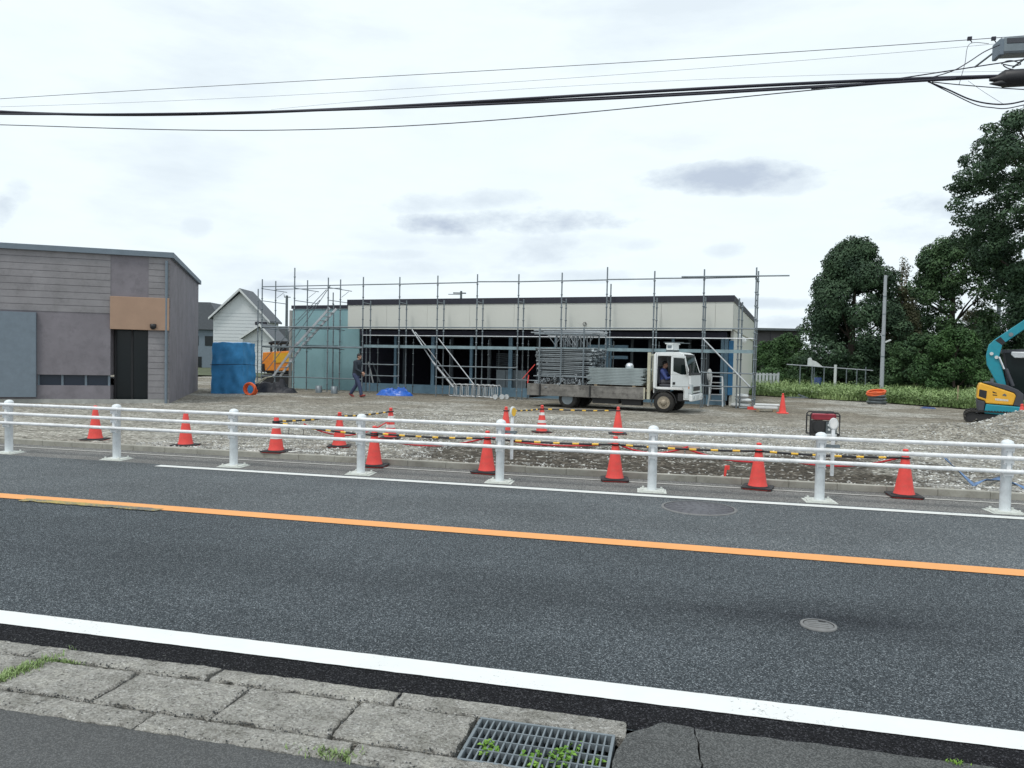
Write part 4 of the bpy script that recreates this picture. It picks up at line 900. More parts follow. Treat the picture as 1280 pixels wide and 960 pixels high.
# cab: shell pieces around the open door
W2 = 0.84
cabp = [(-0.36, 0.62), (-0.36, 1.84), (-0.30, 1.93), (0.45, 1.95), (0.60, 1.88), (0.82, 1.24), (0.86, 0.80), (0.86, 0.44), (0.42, 0.44), (0.42, 0.62), (0.30, 0.745), (-0.20, 0.745), (-0.36, 0.66)]
m = MB(); m.prism(cabp, W2-0.04, W2)                                           # far side panel
m.prism([(-0.36, 0.80), (-0.36, 1.84), (-0.30, 1.93), (-0.19, 1.93), (-0.23, 1.78), (-0.24, 0.84), (-0.2, 0.745)], -W2, -W2+0.05)     # rear pillar
m.prism([(-0.19, 1.93), (0.45, 1.95), (0.60, 1.88), (0.53, 1.82), (-0.22, 1.82)], -W2, -W2+0.05)                                       # roof rail
m.prism([(0.53, 1.82), (0.60, 1.88), (0.82, 1.24), (0.86, 0.80), (0.86, 0.44), (0.62, 0.44), (0.62, 0.75), (0.70, 0.9), (0.74, 1.24)], -W2, -W2+0.05)  # front pillar
m.prism([(-0.24, 0.83), (0.68, 0.83), (0.66, 0.75), (-0.2, 0.75)], -W2, -W2+0.05)                                                      # sill
m.prism([(-0.36, 0.62), (-0.36, 1.84), (-0.33, 1.84), (-0.33, 0.62)], -W2+0.05, W2-0.04)                                               # back wall
m.prism([(-0.36, 1.84), (-0.30, 1.93), (0.45, 1.95), (0.60, 1.88), (0.58, 1.85), (0.44, 1.90), (-0.29, 1.88), (-0.33, 1.83)], -W2+0.05, W2-0.04)  # roof
m.prism([(0.82, 1.24), (0.86, 0.80), (0.86, 0.66), (0.80, 0.66), (0.80, 0.80), (0.77, 1.24)], -W2+0.05, W2-0.04)                       # nose
m.build('cab_shell', M['truck_white'], tk, 0.012)
m = MB(); m.prism([(0.583, 1.85), (0.60, 1.86), (0.805, 1.255), (0.79, 1.245)], -W2+0.08, W2-0.07); m.build('windscreen', M['cab_glass'], tk)
m = MB(); m.prism([(0.588, 1.87), (0.603, 1.882), (0.63, 1.80), (0.615, 1.79)], -W2+0.06, W2-0.05); m.prism([(0.79, 1.30), (0.812, 1.30), (0.835, 1.225), (0.80, 1.225)], -W2+0.06, W2-0.05); m.build('windscreen_seal', M['black'], tk)
m = MB(); m.b2(0.80, 0.905, -W2-0.01, W2, 0.40, 0.62); bq = m.build('bumper', M['truck_white'], tk, 0.03)
m = MB(); m.lathe([(0.06, 0), (0.06, 0.012), (0.04, 0.015)], (0.903, -0.6, 0.52), 12, 'X'); m.lathe([(0.06, 0), (0.06, 0.012), (0.04, 0.015)], (0.903, 0.6, 0.52), 12, 'X'); m.build('fog_lamp', M['lamp'], bq)
m = MB(); m.b2(0.862, 0.874, -0.5, 0.5, 0.72, 0.86); m.build('grille', M['dark_metal'], tk)
m = MB(); m.b2(0.906, 0.912, -0.2, 0.2, 0.44, 0.58); m.build('number_plate', M['bag_white'], bq)
m = MB(); m.tube([(0.83, -0.5, 1.26), (0.76, -0.15, 1.42)], 0.008, 6); m.tube([(0.83, 0.1, 1.26), (0.76, 0.45, 1.42)], 0.008, 6); m.build('wiper', M['black'], tk)
m = MB(); m.b2(0.74, 0.80, -W2-0.012, -W2+0.002, 0.80, 0.87); m.build('turn_lamp', M['orange'], tk)
m = MB(); m.b2(-0.27, -0.262, -W2-0.003, -W2+0.002, 0.8, 1.9); m.b2(0.63, 0.85, -W2-0.003, -W2+0.002, 0.655, 0.663); m.build('panel_gap', M['black'], tk)
for y in (-1, 1):
    m = MB(); m.prism([(0.80, 0.64), (0.80, 0.96), (0.868, 0.92), (0.885, 0.64)], y*W2+(-0.012 if y < 0 else -0.26), y*W2+(0.26 if y < 0 else 0.012)); m.build('headlight', M['lamp'], tk, 0.01)
m = MB()
pts = [(0.41*math.cos(a), 0.33+0.41*math.sin(a)) for a in [PI*k/10 for k in range(11)]]
for y in (-1, 1): m.prism([(x, z) for x, z in pts]+[(x*0.94, 0.33+(z-0.33)*0.94) for x, z in reversed(pts)], y*0.80-0.035, y*0.80+0.035)
m.b2(0.44, 0.80, -0.8, 0.8, 0.40, 0.64); m.build('mudguard', M['dark_metal'], tk)
m = MB(); m.b2(-0.32, 0.78, -0.78, 0.79, 0.755, 0.785); m.prism([(0.52, 0.79), (0.72, 0.79), (0.76, 1.24), (0.60, 1.22), (0.52, 1.12)], -0.78, 0.79); m.build('dashboard', M['black'], tk)
for y in (-0.42, 0.35):
    m = MB(); m.b2(-0.22, 0.22, y-0.24, y+0.24, 0.786, 0.92); m.box((-0.26, y, 1.2), (0.12, 0.46, 0.56), ry=-0.1); m.build('cab_seat', M['machine_grey'], tk, 0.03)
m = MB(); m.torus((0, 0, 0), 0.19, 0.014, 24, 8); m.bar((-0.17, 0, 0), (0.17, 0, 0), 0.03, 0.015); m.tube([(0, 0, 0), (0, 0, -0.2)], 0.02)
o = m.build('steering_wheel', M['black'], tk); o.location = (0.40, -0.42, 1.12); o.rotation_euler = (0, R(-35), 0)
# the open door, hinged at the front pillar
m = MB(); T_ = 0.045
def dpoly(poly): m.prism(poly, -T_/2, T_/2)
# local: hinge at x=0, door reaches to x=-0.93
dpoly([(0, 0.50), (0, 1.24), (-0.93, 1.24), (-0.93, 0.86), (-0.30, 0.84), (-0.20, 0.70), (-0.16, 0.5)])
dpoly([(0, 1.243), (-0.20, 1.83), (-0.25, 1.75), (-0.10, 1.243)])
dpoly([(-0.93, 1.243), (-0.93, 1.79), (-0.86, 1.76), (-0.86, 1.35), (-0.40, 1.243)])
dpoly([(-0.205, 1.832), (-0.93, 1.81), (-0.93, 1.793), (-0.857, 1.763), (-0.253, 1.755)])
dr = m.build('door', M['truck_white'], tk, 0.008); dr.location = (0.76, -0.87, 0); dr.rotation_euler = (0, 0, R(69))
m = MB(); m.prism([(-0.105, 1.25), (-0.25, 1.75), (-0.855, 1.755), (-0.855, 1.36), (-0.40, 1.25)], -0.006, 0.006); m.build('door_window', M['cab_glass'], dr)
m = MB(); m.prism([(-0.02, 0.86), (-0.02, 0.868), (-0.92, 0.888), (-0.92, 0.88)], -T_/2-0.003, -T_/2+0.002); m.b2(-0.88, -0.76, -T_/2-0.012, -T_/2+0.001, 0.94, 1.02); m.build('handle', M['black'], dr)
m = MB(); m.tube([(0.0, 0, 1.3), (0.12, -0.16, 1.36)], 0.012, 6); m.b2(0.08, 0.12, -0.28, -0.12, 1.22, 1.55); m.build('mirror', M['black'], tk).location = (0.74, -0.80, 0)
m = MB(); m.b2(-0.06, 0.14, -0.40, 0.52, 2.03, 2.22); m.b2(-0.10, 0.18, -0.45, 0.57, 2.21, 2.25); rs = m.build('roof_box', M['truck_white'], tk, 0.01)
m = MB(); m.b2(-0.14, 0.5, -0.46, -0.42, 2.255, 2.275); m.b2(-0.14, 0.5, 0.5, 0.54, 2.255, 2.275)
for y in (-0.35, 0.45): m.b2(-0.08, 0.16, y-0.02, y+0.02, 1.93, 2.03)
m.build('rack', M['galv_dark'], rs)
m = MB()
for i in range(6): m.b2(-0.063, -0.0605, -0.3+i*0.12, -0.22+i*0.12, 2.09, 2.17)
m.box((0.04, -0.403, 2.12), (0.14, 0.004, 0.10)); m.build('lettering', M['galv'], rs)

# load on the bed, each tube and plank its own piece
def inst(proto, loc, rz, label, cat, group, rx=None):
    c = proto.copy(); COL.objects.link(c); c.location = loc; c.rotation_euler = (rx or 0, 0, rz); return c
m = MB(); m.tube([(-1.0, 0, 0), (1.0, 0, 0)], 0.023, 8); m.box((-0.97, 0, 0.0), (0.07, 0.04, 0.075)); m.box((0.97, 0, 0.0), (0.07, 0.04, 0.075))
tp = m.build('scaffold_tube', M['pipe']); tag(tp, 'grey scaffold tube in the caged stack on the truck bed', 'scaffold tube', 'scaffold tubes in the cage')
first = True
for r_ in range(15):
    for c_ in range(9):
        if (c_ not in (0, 1, 8)) and r_ < 13 and random.random() < 0.2: continue
        lx = -3.48+rnd(-0.09, 0.09); ly = -0.66+c_*0.165+rnd(-0.015, 0.015); lz = 1.10+r_*0.064+rnd(-0.008, 0.008)
        rz = TH+rnd(-0.03, 0.03)
        if first: tp.location = TW(lx, ly, lz); tp.rotation_euler = (rnd(0, 6), rnd(-0.02, 0.02), rz); first = False
        else: c = inst(tp, TW(lx, ly, lz), rz, '', '', ''); c.rotation_euler = (rnd(0, 6), rnd(-0.025, 0.025), rz)
m = MB(); m.tube([(-1.15, 0, 0), (1.15, 0, 0)], 0.022, 8); tt = m.build('long_tube', M['bracket_steel']); tag(tt, 'long pale tube laid loose on top of the scaffold cage on the truck', 'scaffold tube', 'long tubes on top of the cage')
for i in range(12):
    loc = TW(-3.48+rnd(-.25, .25), -0.5+i*0.09, 2.58+rnd(-.05, .08)); rz = TH+rnd(-.05, .05)
    if i == 0: tt.location = loc; tt.rotation_euler.z = rz
    else: inst(tt, loc, rz, '', '', '').rotation_euler = (0, rnd(-.03, .03), rz)
cg = thing('storage_cage', 'grey steel storage cage holding the tube stack on the truck bed', 'cage', TO, TH)
m = MB(); 
for y in (-0.80, 0.80):
    for z in (1.06, 2.5): m = MB(); m.tube([(-4.55, y, z), (-2.45, y, z)], 0.02); m.build('crossbar', M['galv'], cg)
for x in (-4.35, -3.55, -2.75):
    for z in (1.05, 2.52): m = MB(); m.tube([(x, -0.8, z), (x, 0.8, z)], 0.022); m.build('crossbar', M['galv'], cg)
for x in (-4.35, -3.55, -2.75):
    for y in (-0.80, 0.80): q = MB(); q.tube([(x, y, 0.72), (x, y, 2.72)], 0.027); q.build('post', M['galv'], cg)
m = MB(); m.tube([(-4.95, -0.82, 0.95), (-4.5, -0.82, 1.45)], 0.014); m.build('strut', M['cone'], cg)
m = MB()
m.tube([(0, 0, 0), (0, 0, 0.42)], 0.016, 6); m.tube([(0, 0, 0.40), (0.30, 0, 0.42)], 0.016, 6); m.tube([(0.01, 0, 0.08), (0.27, 0, 0.40)], 0.012, 6)
bk = m.build('scaffold_bracket', M['bracket_steel']); tag(bk, 'triangular scaffold bracket stacked between the tubes on the truck', 'bracket', 'triangular brackets on the truck')
for i in range(14):
    loc = TW(-3.9+i*0.085, -0.55+rnd(-.12, .6), 2.06+rnd(-.02, .06)); rz = TH+(PI if i % 2 else 0)+rnd(-.3, .3)
    if i == 0: bk.location = loc; bk.rotation_euler.z = rz
    else: inst(bk, loc, rz, '', '', '')
m = MB(); m.b2(-0.92, 0.92, -0.12, 0.12, 0, 0.042); m.b2(-0.95, -0.93, -0.10, 0.10, 0.0, 0.04); m.b2(0.93, 0.95, -0.1, 0.1, 0, 0.04)
kp = m.build('steel_plank', M['steel_plank'], None); tag(kp, 'grey steel scaffold plank in the flat stack behind the truck cab', 'plank', 'steel planks on the truck')
first = True
for r_ in range(11):
    for c_ in range(6):
        if r_ == 10 and c_ in (3, 4): continue
        loc = TW(-1.62+rnd(-.07, .07), -0.68+c_*0.265, 0.85+r_*0.05)
        if first: kp.location = loc; kp.rotation_euler.z = TH; first = False
        else: inst(kp, loc, TH+rnd(-.006, .006), '', '', '')
m = MB()
for x in (-2.3, -1.0): m.b2(x-0.05, x+0.05, -0.8, 0.8, 0.722, 0.84)
one('bearer_timber', m, M['wood'], 'timber bearers under the plank stack on the truck bed', 'timber', TO, TH)
m = MB(); m.lathe([(0.13, 0), (0.14, 0.05), (0.14, 0.10), (0.09, 0.16), (0.02, 0.18)], n=14); one('metal_pail', m, M['chrome'], 'shiny round metal pail lid on top of the plank stack', 'pail', TW(-1.3, -0.3, 0.85+10*0.05+0.045))
m = MB(); m.torus((0, 0, 0.03), 0.045, 0.014, 10, 6); m.box((0.05, 0, 0.03), (0.06, 0.03, 0.05)); m.torus((0.09, 0, 0.05), 0.04, 0.012, 10, 6, 'Y')
kc = m.build('pipe_clamp', M['bracket_steel']); tag(kc, 'loose steel pipe clamp in the pile on the truck bed', 'clamp', 'pipe clamps piled on the truck bed')
for i in range(150):
    u = random.random(); lx = -4.5+2.05*u; loc = TW(lx, rnd(-0.86, 0.0), 0.73+rnd(0, 0.16+0.16*math.sin(PI*u)))
    if i == 0: kc.location = loc
    else: c = inst(kc, loc, rnd(0, 6), '', '', ''); c.rotation_euler = (rnd(0, 6), rnd(0, 6), rnd(0, 6)); k = rnd(0.8, 1.3); c.scale = (k, k, k)

# ------------------------------------------------------------------ people
def limb(mb, pts, n=10): mb.tube([p for p, r in pts], [r for p, r in pts], n); [mb.ell(p, (r*0.98,)*3, 10, 6) for p, r in (pts[0], pts[-1])]
def remesh(o, v): 
    md = o.modifiers.new('r', 'REMESH'); md.mode = 'VOXEL'; md.voxel_size = v; md.use_smooth_shade = True
    s = o.modifiers.new('s', 'SMOOTH'); s.iterations = 4; s.factor = 0.5
def V(*a): return Vector(a)
def hand(mb, wrist, d, side, curl=0.5):
    """palm, four bent fingers and a thumb; d points from wrist to knuckles, side across the palm"""
    d = d.normalized(); s = (side-d*side.dot(d)).normalized(); nrm = d.cross(s)
    mb.bar(wrist-d*0.01, wrist+d*0.09, 0.075, 0.03) if abs(d.z) > 0.9 else mb.tube([wrist, wrist+d*0.05, wrist+d*0.09], [0.026, 0.036, 0.032], 8)
    for i, ln in enumerate((0.068, 0.078, 0.072, 0.055)):
        b = wrist+d*0.085+s*(0.03-0.02*i); k1 = b+d*ln*0.45+nrm*ln*0.25*curl; k2 = k1+d*ln*0.3+nrm*ln*0.4*curl; k3 = k2+d*ln*0.1+nrm*ln*0.35*curl
        mb.tube([b-d*0.02, b, k1, k2, k3], [0.009, 0.0095, 0.009, 0.008, 0.007], 6)
    b = wrist+d*0.03+s*0.03; mb.tube([b-s*0.01, b+s*0.03+d*0.025, b+s*0.035+d*0.06+nrm*0.015*curl], [0.011, 0.011, 0.008], 6)
def head(mb, c, f, up=V(0, 0, 1)):
    """head centre c, facing f: skull, jaw, nose, brow, ears"""
    s = f.cross(up).normalized()
    mb.ell(c+up*0.02-f*0.005, (0.078, 0.078, 0.098), 14, 10); mb.ell(c-up*0.05+f*0.022, (0.056, 0.056, 0.06), 12, 8)
    mb.tube([c+f*0.075+up*0.02, c+f*0.098-up*0.012, c+f*0.085-up*0.018], [0.009, 0.013, 0.008], 6)
    for k in (-1, 1): mb.ell(c+s*k*0.078-f*0.005+up*0.0, (0.013, 0.013, 0.03), 8, 6); mb.ell(c+f*0.068+s*k*0.03+up*0.034, (0.02, 0.02, 0.009), 8, 6)
    mb.ell(c+f*0.074-up*0.052, (0.022, 0.022, 0.008), 8, 6)
def face(parent, c, f, up=V(0, 0, 1)):
    s = f.cross(up).normalized(); m = MB()
    for k in (-1, 1): m.ell(c+f*0.074+s*k*0.031+up*0.018, (0.008, 0.008, 0.006), 8, 6)
    m.build('eyes', M['black'], parent)
# the worker walking to the right, seen from the side
wp = site(445, 496)
px_ = thing('person', 'person in dark jacket and blue-grey trousers walking past the teal wall', 'person', wp, R(-8))
f = V(1, 0, 0)
hip = V(0, 0, 0.90); ch = V(0.06, 0, 1.30); hc_ = V(0.13, 0, 1.58)
fk, ff = V(0.20, -0.09, 0.50), V(0.30, -0.09, 0.09)          # leading leg (near side)
bk_, bf = V(-0.03, 0.09, 0.48), V(-0.30, 0.09, 0.12)         # trailing leg
m = MB()
head(m, hc_, f); m.tube([ch+V(0.02, 0, 0.10), hc_-V(0.02, 0, 0.07)], [0.055, 0.05], 10)
m.tube([hip-V(0, 0, 0.05), hip+V(0.01, 0, 0.12), ch, ch+V(0.02, 0, 0.12)], [0.135, 0.125, 0.15, 0.08], 14)
for (k, ft, y) in ((fk, ff, -0.09), (bk_, bf, 0.09)):
    limb(m, [(V(0, y, 0.88), 0.085), (k, 0.056), (ft, 0.036)])
ne, nh = V(0.16, -0.24, 1.08), V(0.38, -0.20, 0.97)
fe, fh = V(-0.10, 0.24, 1.06), V(0.10, 0.24, 0.90)
for e, h_, y in ((ne, nh, -0.19), (fe, fh, 0.19)):
    limb(m, [(V(0.06, y, 1.37), 0.055), (e, 0.042), (h_, 0.026)]); hand(m, h_, (h_-e), V(0, 0, 1), 0.6)
body = m.build('body', M['skin'], px_); remesh(body, 0.009)
face(px_, hc_, f)
m = MB(); m.ell(hc_+V(-0.012, 0, 0.045), (0.087, 0.084, 0.088), 14, 10); m.ell(hc_+V(-0.055, 0, 0.0), (0.045, 0.07, 0.07), 12, 8); m.build('hair', M['hair'], px_)
m = MB(); m.tube([hip-V(0, 0, 0.06), hip+V(0.01, 0, 0.12), ch, ch+V(0.03, 0, 0.10), ch+V(0.04, 0, 0.16)], [0.165, 0.155, 0.175, 0.13, 0.07], 16)
for e, h_, y in ((ne, nh, -0.19), (fe, fh, 0.19)): limb(m, [(V(0.06, y, 1.36), 0.078), (e, 0.058), (e.lerp(h_, 0.9), 0.044)])
jk = m.build('jacket', M['jacket'], px_); remesh(jk, 0.012)
m = MB(); m.tube([hip-V(0, 0, 0.12), hip+V(0, 0, 0.04)], [0.145, 0.15], 16)
for (k, ft, y) in ((fk, ff, -0.09), (bk_, bf, 0.09)): limb(m, [(V(0, y, 0.86), 0.105), (k, 0.078), (ft.lerp(k, 0.05), 0.068)])
tr = m.build('trousers', M['trousers'], px_); remesh(tr, 0.012)
for c, tilt in ((ff, -0.25), (bf, 0.5)):
    m = MB(); d = V(math.cos(tilt), 0, -math.sin(tilt)); m.tube([c-d*0.06+V(0, 0, -0.02), c+V(0, 0, -0.03), c+d*0.12+V(0, 0, -0.045), c+d*0.19+V(0, 0, -0.05)], [0.045, 0.052, 0.044, 0.025], 10); m.build('shoe', M['redshoe'], px_)
# the driver sitting in the open cab, facing forward
dp = thing('person', 'person in blue work shirt sitting at the wheel in the open truck cab', 'person', TW(-0.04, -0.42, -0.13), TH)
hip = V(-0.10, 0, 1.12); ch = V(-0.10, 0, 1.42); hc_ = V(-0.04, 0, 1.67)
m = MB(); head(m, hc_, f); m.tube([ch+V(0, 0, 0.08), hc_-V(0.01, 0, 0.06)], [0.055, 0.05], 10)
m.tube([hip, hip+V(0, 0, 0.15), ch, ch+V(0, 0, 0.11)], [0.14, 0.13, 0.15, 0.07], 14)
for y in (-0.10, 0.10): limb(m, [(hip+V(0.02, y, 0), 0.085), (V(0.32, y*1.3, 1.16), 0.06), (V(0.42, y*1.3, 0.96), 0.045)])
for y in (-0.2, 0.2):
    e, h_ = V(0.08, y*1.2, 1.22), V(0.29, y*0.7, 1.30); limb(m, [(V(-0.09, y*0.95, 1.46), 0.055), (e, 0.042), (h_, 0.026)]); hand(m, h_, h_-e, V(0, 0, 1), 0.9)
o = m.build('body', M['skin'], dp); remesh(o, 0.009); face(dp, hc_, f)
m = MB(); m.ell(hc_+V(-0.015, 0, 0.045), (0.085, 0.084, 0.085), 14, 10); m.build('hair', M['hair'], dp)
m = MB(); m.tube([hip-V(0, 0, 0.02), hip+V(0, 0, 0.15), ch, ch+V(0, 0, 0.09), ch+V(0.01, 0, 0.14)], [0.165, 0.155, 0.172, 0.12, 0.065], 16)
for y in (-0.2, 0.2):
    e, h_ = V(0.08, y*1.2, 1.22), V(0.29, y*0.7, 1.30); limb(m, [(V(-0.09, y*0.95, 1.46), 0.075), (e, 0.056), (e.lerp(h_, 0.88), 0.042)])
o = m.build('shirt', M['workshirt'], dp); remesh(o, 0.012)
m = MB(); m.ell(hip+V(0, 0, -0.02), (0.16, 0.17, 0.10), 14, 8)
for y in (-0.10, 0.10): limb(m, [(hip+V(0.02, y, -0.01), 0.105), (V(0.32, y*1.3, 1.16), 0.08), (V(0.42, y*1.3, 0.98), 0.062)])
o = m.build('trousers', M['greytrousers'], dp); remesh(o, 0.012)

# ------------------------------------------------------------------ excavator behind the gravel heap
EO = A(1245, 534, 21.7); EO.z = 0.03
ex = thing('excavator', 'teal and yellow mini excavator behind the gravel heap at the right edge', 'excavator', EO, R(13.1-31))
def ez(px, py): return ((px-1245)/50.5, 1.59-(py-462.9)/42.6)
for y in (0.02, 1.12):
    m = MB(); prof = []; r_ = 0.19; xa, xb = -0.64, 1.2
    prof = [(xa+r_*math.cos(a), r_+r_*math.sin(a)) for a in [PI/2+PI*k/8 for k in range(9)]]+[(xb+r_*math.cos(a), r_+r_*math.sin(a)) for a in [-PI/2+PI*k/8 for k in range(9)]]
    inn = [(x*0.97+0.005, 0.19+(z-0.19)*0.8) for x, z in prof]; n = len(prof)
    for k in range(n):
        a, b, c, d = prof[k], prof[(k+1) % n], inn[(k+1) % n], inn[k]
        m.add([(a[0], y-0.16, a[1]), (b[0], y-0.16, b[1]), (c[0], y-0.16, c[1]), (d[0], y-0.16, d[1]), (a[0], y+0.16, a[1]), (b[0], y+0.16, b[1]), (c[0], y+0.16, c[1]), (d[0], y+0.16, d[1])], [(0,1,2,3),(7,6,5,4),(0,4,5,1),(2,6,7,3)])
    for k in range(26):
        x = xa+(xb-xa)*k/25
        for z in (0.385, -0.005): m.b2(x-0.02, x+0.02, y-0.16, y+0.16, z-0.012, z+0.012)
    tkk = m.build('track', M['tyre'], ex)
    m = MB(); m.lathe([(0.14, -0.10), (0.14, 0.10)], (xa, y, 0.19), 20, 'Y'); m.lathe([(0.14, -0.10), (0.14, 0.10)], (xb, y, 0.19), 20, 'Y')
    for x in (-0.4, 0.0, 0.4, 0.8): m.lathe([(0.07, -0.12), (0.07, 0.12)], (x, y, 0.11), 14, 'Y')
    m.b2(xa, xb, y-0.09, y+0.09, 0.14, 0.28); m.build('track_roller', M['dark_metal'], tkk)
m = MB(); m.b2(-0.5, 0.9, 0.2, 0.95, 0.12, 0.3); m.lathe([(0.42, 0.3), (0.42, 0.42)], (0.25, 0.57, 0), 24); m.build('undercarriage', M['dark_metal'], ex)
def zpoly(pts): return [ez(1190+x/12, 460+y/12) for x, y in pts]
def eprism(name, pts, y0, y1, mat, bev=0.02):
    m = MB(); m.prism(list(reversed(zpoly(pts))), y0, y1); return m.build(name, M[mat], ex, bev)
eprism('skirt', [(490,545),(1040,570),(1030,715),(470,690)], -0.12, 1.3, 'teal', 0.03)
eprism('engine_cover', [(385,240),(420,235),(550,268),(900,370),(932,410),(892,552),(490,538),(478,500),(350,465),(362,300)], -0.13, 1.31, 'machine_yellow', 0.03)
eprism('counterweight', [(345,478),(484,506),(466,680),(370,668)], -0.10, 1.28, 'machine_grey', 0.03)
eprism('top_cover', [(440,224),(540,212),(800,257),(960,320),(1045,385),(1045,568),(896,556),(935,410),(902,364),(560,262)], -0.115, 1.295, 'machine_grey', 0.02)
eprism('rear_vent', [(385,328),(500,350),(492,470),(378,435)], -0.137, -0.10, 'black', 0.006)
eprism('louvre', [(582,350),(645,375),(648,384),(588,376)], -0.137, -0.10, 'black', 0.002); eprism('louvre', [(585,398),(655,404),(655,416),(588,414)], -0.137, -0.10, 'black', 0.002)
m = MB()
for k in range(9):
    x0 = 628+k*22; m.prism(list(reversed(zpoly([(x0,455+k*1.5),(x0+17,456+k*1.5),(x0+17,488+k),(x0,487+k)]))), -0.134, -0.125)
m.build('name_mark', M['bag_white'], ex)
m = MB(); m.prism(list(reversed(zpoly([(735,395),(765,380),(795,405),(780,425),(755,412),(735,422)]))), -0.134, -0.125); m.build('emblem', M['galv_dark'], ex)
m = MB(); m.lathe([(0.05, 0), (0.05, 0.03)], (*(lambda q: (q[0], -0.02, q[1]))(ez(1190+602/12, 460+468/12)),), 10, 'Y'); 
m.build('fuel_cap', M['black'], ex)
# boom and arm, bent over towards the right
bo = [(1246,482),(1231,456),(1229.6,444),(1232.5,430.5),(1240,423.5),(1279,396.5),(1335,362),(1339,374),(1282,407),(1250,430),(1246.5,445),(1257,482)]
m = MB(); m.prism(list(reversed([ez(*p) for p in bo])), 0.55, 0.80); bmn = m.build('boom', M['teal'], ex, 0.02)
m = MB(); m.prism(list(reversed([ez(*p) for p in ((1240.5,425),(1247,420.5),(1254,427.5),(1249.5,431))])), 0.545, 0.805); m.build('decal_band', M['black'], bmn)
m = MB(); x, z = ez(1260, 417.5); m.lathe([(0.06, -0.01), (0.06, 0.0)], (x, 0.545, z), 14, 'Y'); m.build('emblem', M['galv'], bmn)
for p in ((1236.5, 442), (1243, 446.5)): m = MB(); x, z = ez(*p); m.lathe([(0.05, -0.03), (0.05, 0.03)], (x, 0.53, z), 12, 'Y'); m.build('work_lamp', M['bag_white'], bmn)
p, q = ez(1246, 446), ez(1259, 474)
m = MB(); m.tube([(p[0], 0.50, p[1]), (p[0]*0.45+q[0]*0.55, 0.50, p[1]*0.45+q[1]*0.55)], 0.03, 10); m.build('cylinder_rod', M['chrome'], ex)
p = ((p[0]+q[0])/2+0.06, (p[1]+q[1])/2-0.02)
m = MB(); m.tube([(p[0], 0.48, p[1]), (q[0]+0.12, 0.48, q[1]-0.2)], 0.05, 10); m.build('boom_cylinder', M['machine_grey'], ex)
m = MB(); m.prism(list(reversed([ez(*p) for p in ((1328,360),(1342,360),(1372,445),(1362,470),(1352,450))])), 0.57, 0.78); m.build('arm', M['teal'], ex, 0.02)
m = MB(); m.prism(list(reversed([ez(*p) for p in ((1362,466),(1376,480),(1372,515),(1350,522),(1344,508),(1352,480))])), 0.42, 0.93); m.build('bucket', M['dark_metal'], ex, 0.02)
p, q = ez(1290, 398), ez(1334, 366); m = MB(); m.tube([(p[0], 0.68, p[1]+0.22), (q[0], 0.68, q[1]+0.12)], 0.045, 10); m.build('arm_cylinder', M['machine_grey'], ex)
# operator cab
c0, c1 = ez(1254, 438), ez(1312, 506)
m = MB(); m.prism(list(reversed([ez(*p) for p in ((1252,440),(1300,438.5),(1312,450),(1318,506),(1262,497),(1254,470))])), 0.84, 1.62); cbn = m.build('cab', M['cab_glass'], ex, 0.02)
m = MB(); m.prism(list(reversed([ez(*p) for p in ((1250,436.5),(1301,435),(1304,439.4),(1250,440.8))])), 0.82, 1.64); m.build('cab_roof', M['machine_grey'], cbn, 0.01)
for a, b in (((1252.5,441),(1262,497)), ((1303,439),(1317,506)), ((1283,440),(1288,500))):
    p, q = ez(*a), ez(*b); m = MB()
    for y in (0.835, 1.625): m.bar((p[0], y, p[1]), (q[0], y, q[1]), 0.06, 0.06)
    m.build('cab_pillar', M['black'], cbn)
m = MB(); m.prism(list(reversed([ez(*p) for p in ((1262,439),(1284,439.2),(1283.5,445.5),(1277,447),(1266,446.8),(1261.5,443))])), 0.70, 0.83); m.build('visor', M['galv_light'], cbn, 0.02)
m = MB(); p = ez(1238.5, 477); m.lathe([(0.05, -0.05), (0.05, 0.06)], (p[0], 0.4, p[1]+0.02), 12); m.build('exhaust', M['galv_dark'], ex)

# ------------------------------------------------------------------ behind and beside the building, left
# neighbouring shop at the far left
LB = A(212, 506, 23.0); LB.z = 0.03; LA = R(31)
bl = thing('shop_building', 'low mauve-grey neighbouring shop with brown fascia panels and dark glass front', 'building', LB, LA)
LN = Vector((-math.sin(LA), math.cos(LA), 0)); LX = Vector((math.cos(LA), math.sin(LA), 0))
def lp(px, py): d = ray(px, py); return CP+d*((LB-CP).dot(LN)/d.dot(LN))
ZL = lp(205, 322).z-0.03
def bx(px): return (lp(px, 440)-LB).dot(LX)
def bz(px, py): return lp(px, py).z-0.03
m = MB(); m.b2(-14, bx(138), 0, 9, bz(60, 506)+0.9, ZL); m.b2(bx(138), bx(185), 0, 9, 2.62, ZL); m.b2(bx(185), 0, 0, 9, 0.0, ZL); m.b2(-14, bx(138), 0.0, 9, 0, 0.55); m.b2(-14, bx(46), -0.001, 9, 0.551, bz(60, 506)+0.899); m.build('wall', M['mauve'], bl)
m = MB()
for k in range(24): z = 0.15+k*0.19; m.b2(bx(185)+0.01, -0.01, -0.012, 0.002, z, z+0.175) if z+0.175 < ZL else None
for k in range(9): z = 2.75+k*0.2; m.b2(-13.9, bx(138), -0.012, 0.002, z, z+0.185)
m.build('cladding', M['mauve_light'], bl)
m = MB(); m.b2(-14.1, 0.1, -0.1, 9.1, ZL, ZL+0.16); m.build('roof', M['bluegrey'], bl)
m = MB(); m.tube([(-0.10, -0.06, 0.0), (-0.10, -0.06, ZL-0.1)], 0.04, 10)
for z in (0.6, 1.8, 3.0, 4.1): m.b2(-0.15, -0.05, -0.07, -0.013, z, z+0.03)
m.build('downpipe', M['bluegrey'], bl)
m = MB(); m.b2(-14, -0.02, -0.02, -0.013, 0.0, 0.14); m.build('plinth', M['concrete'], bl)
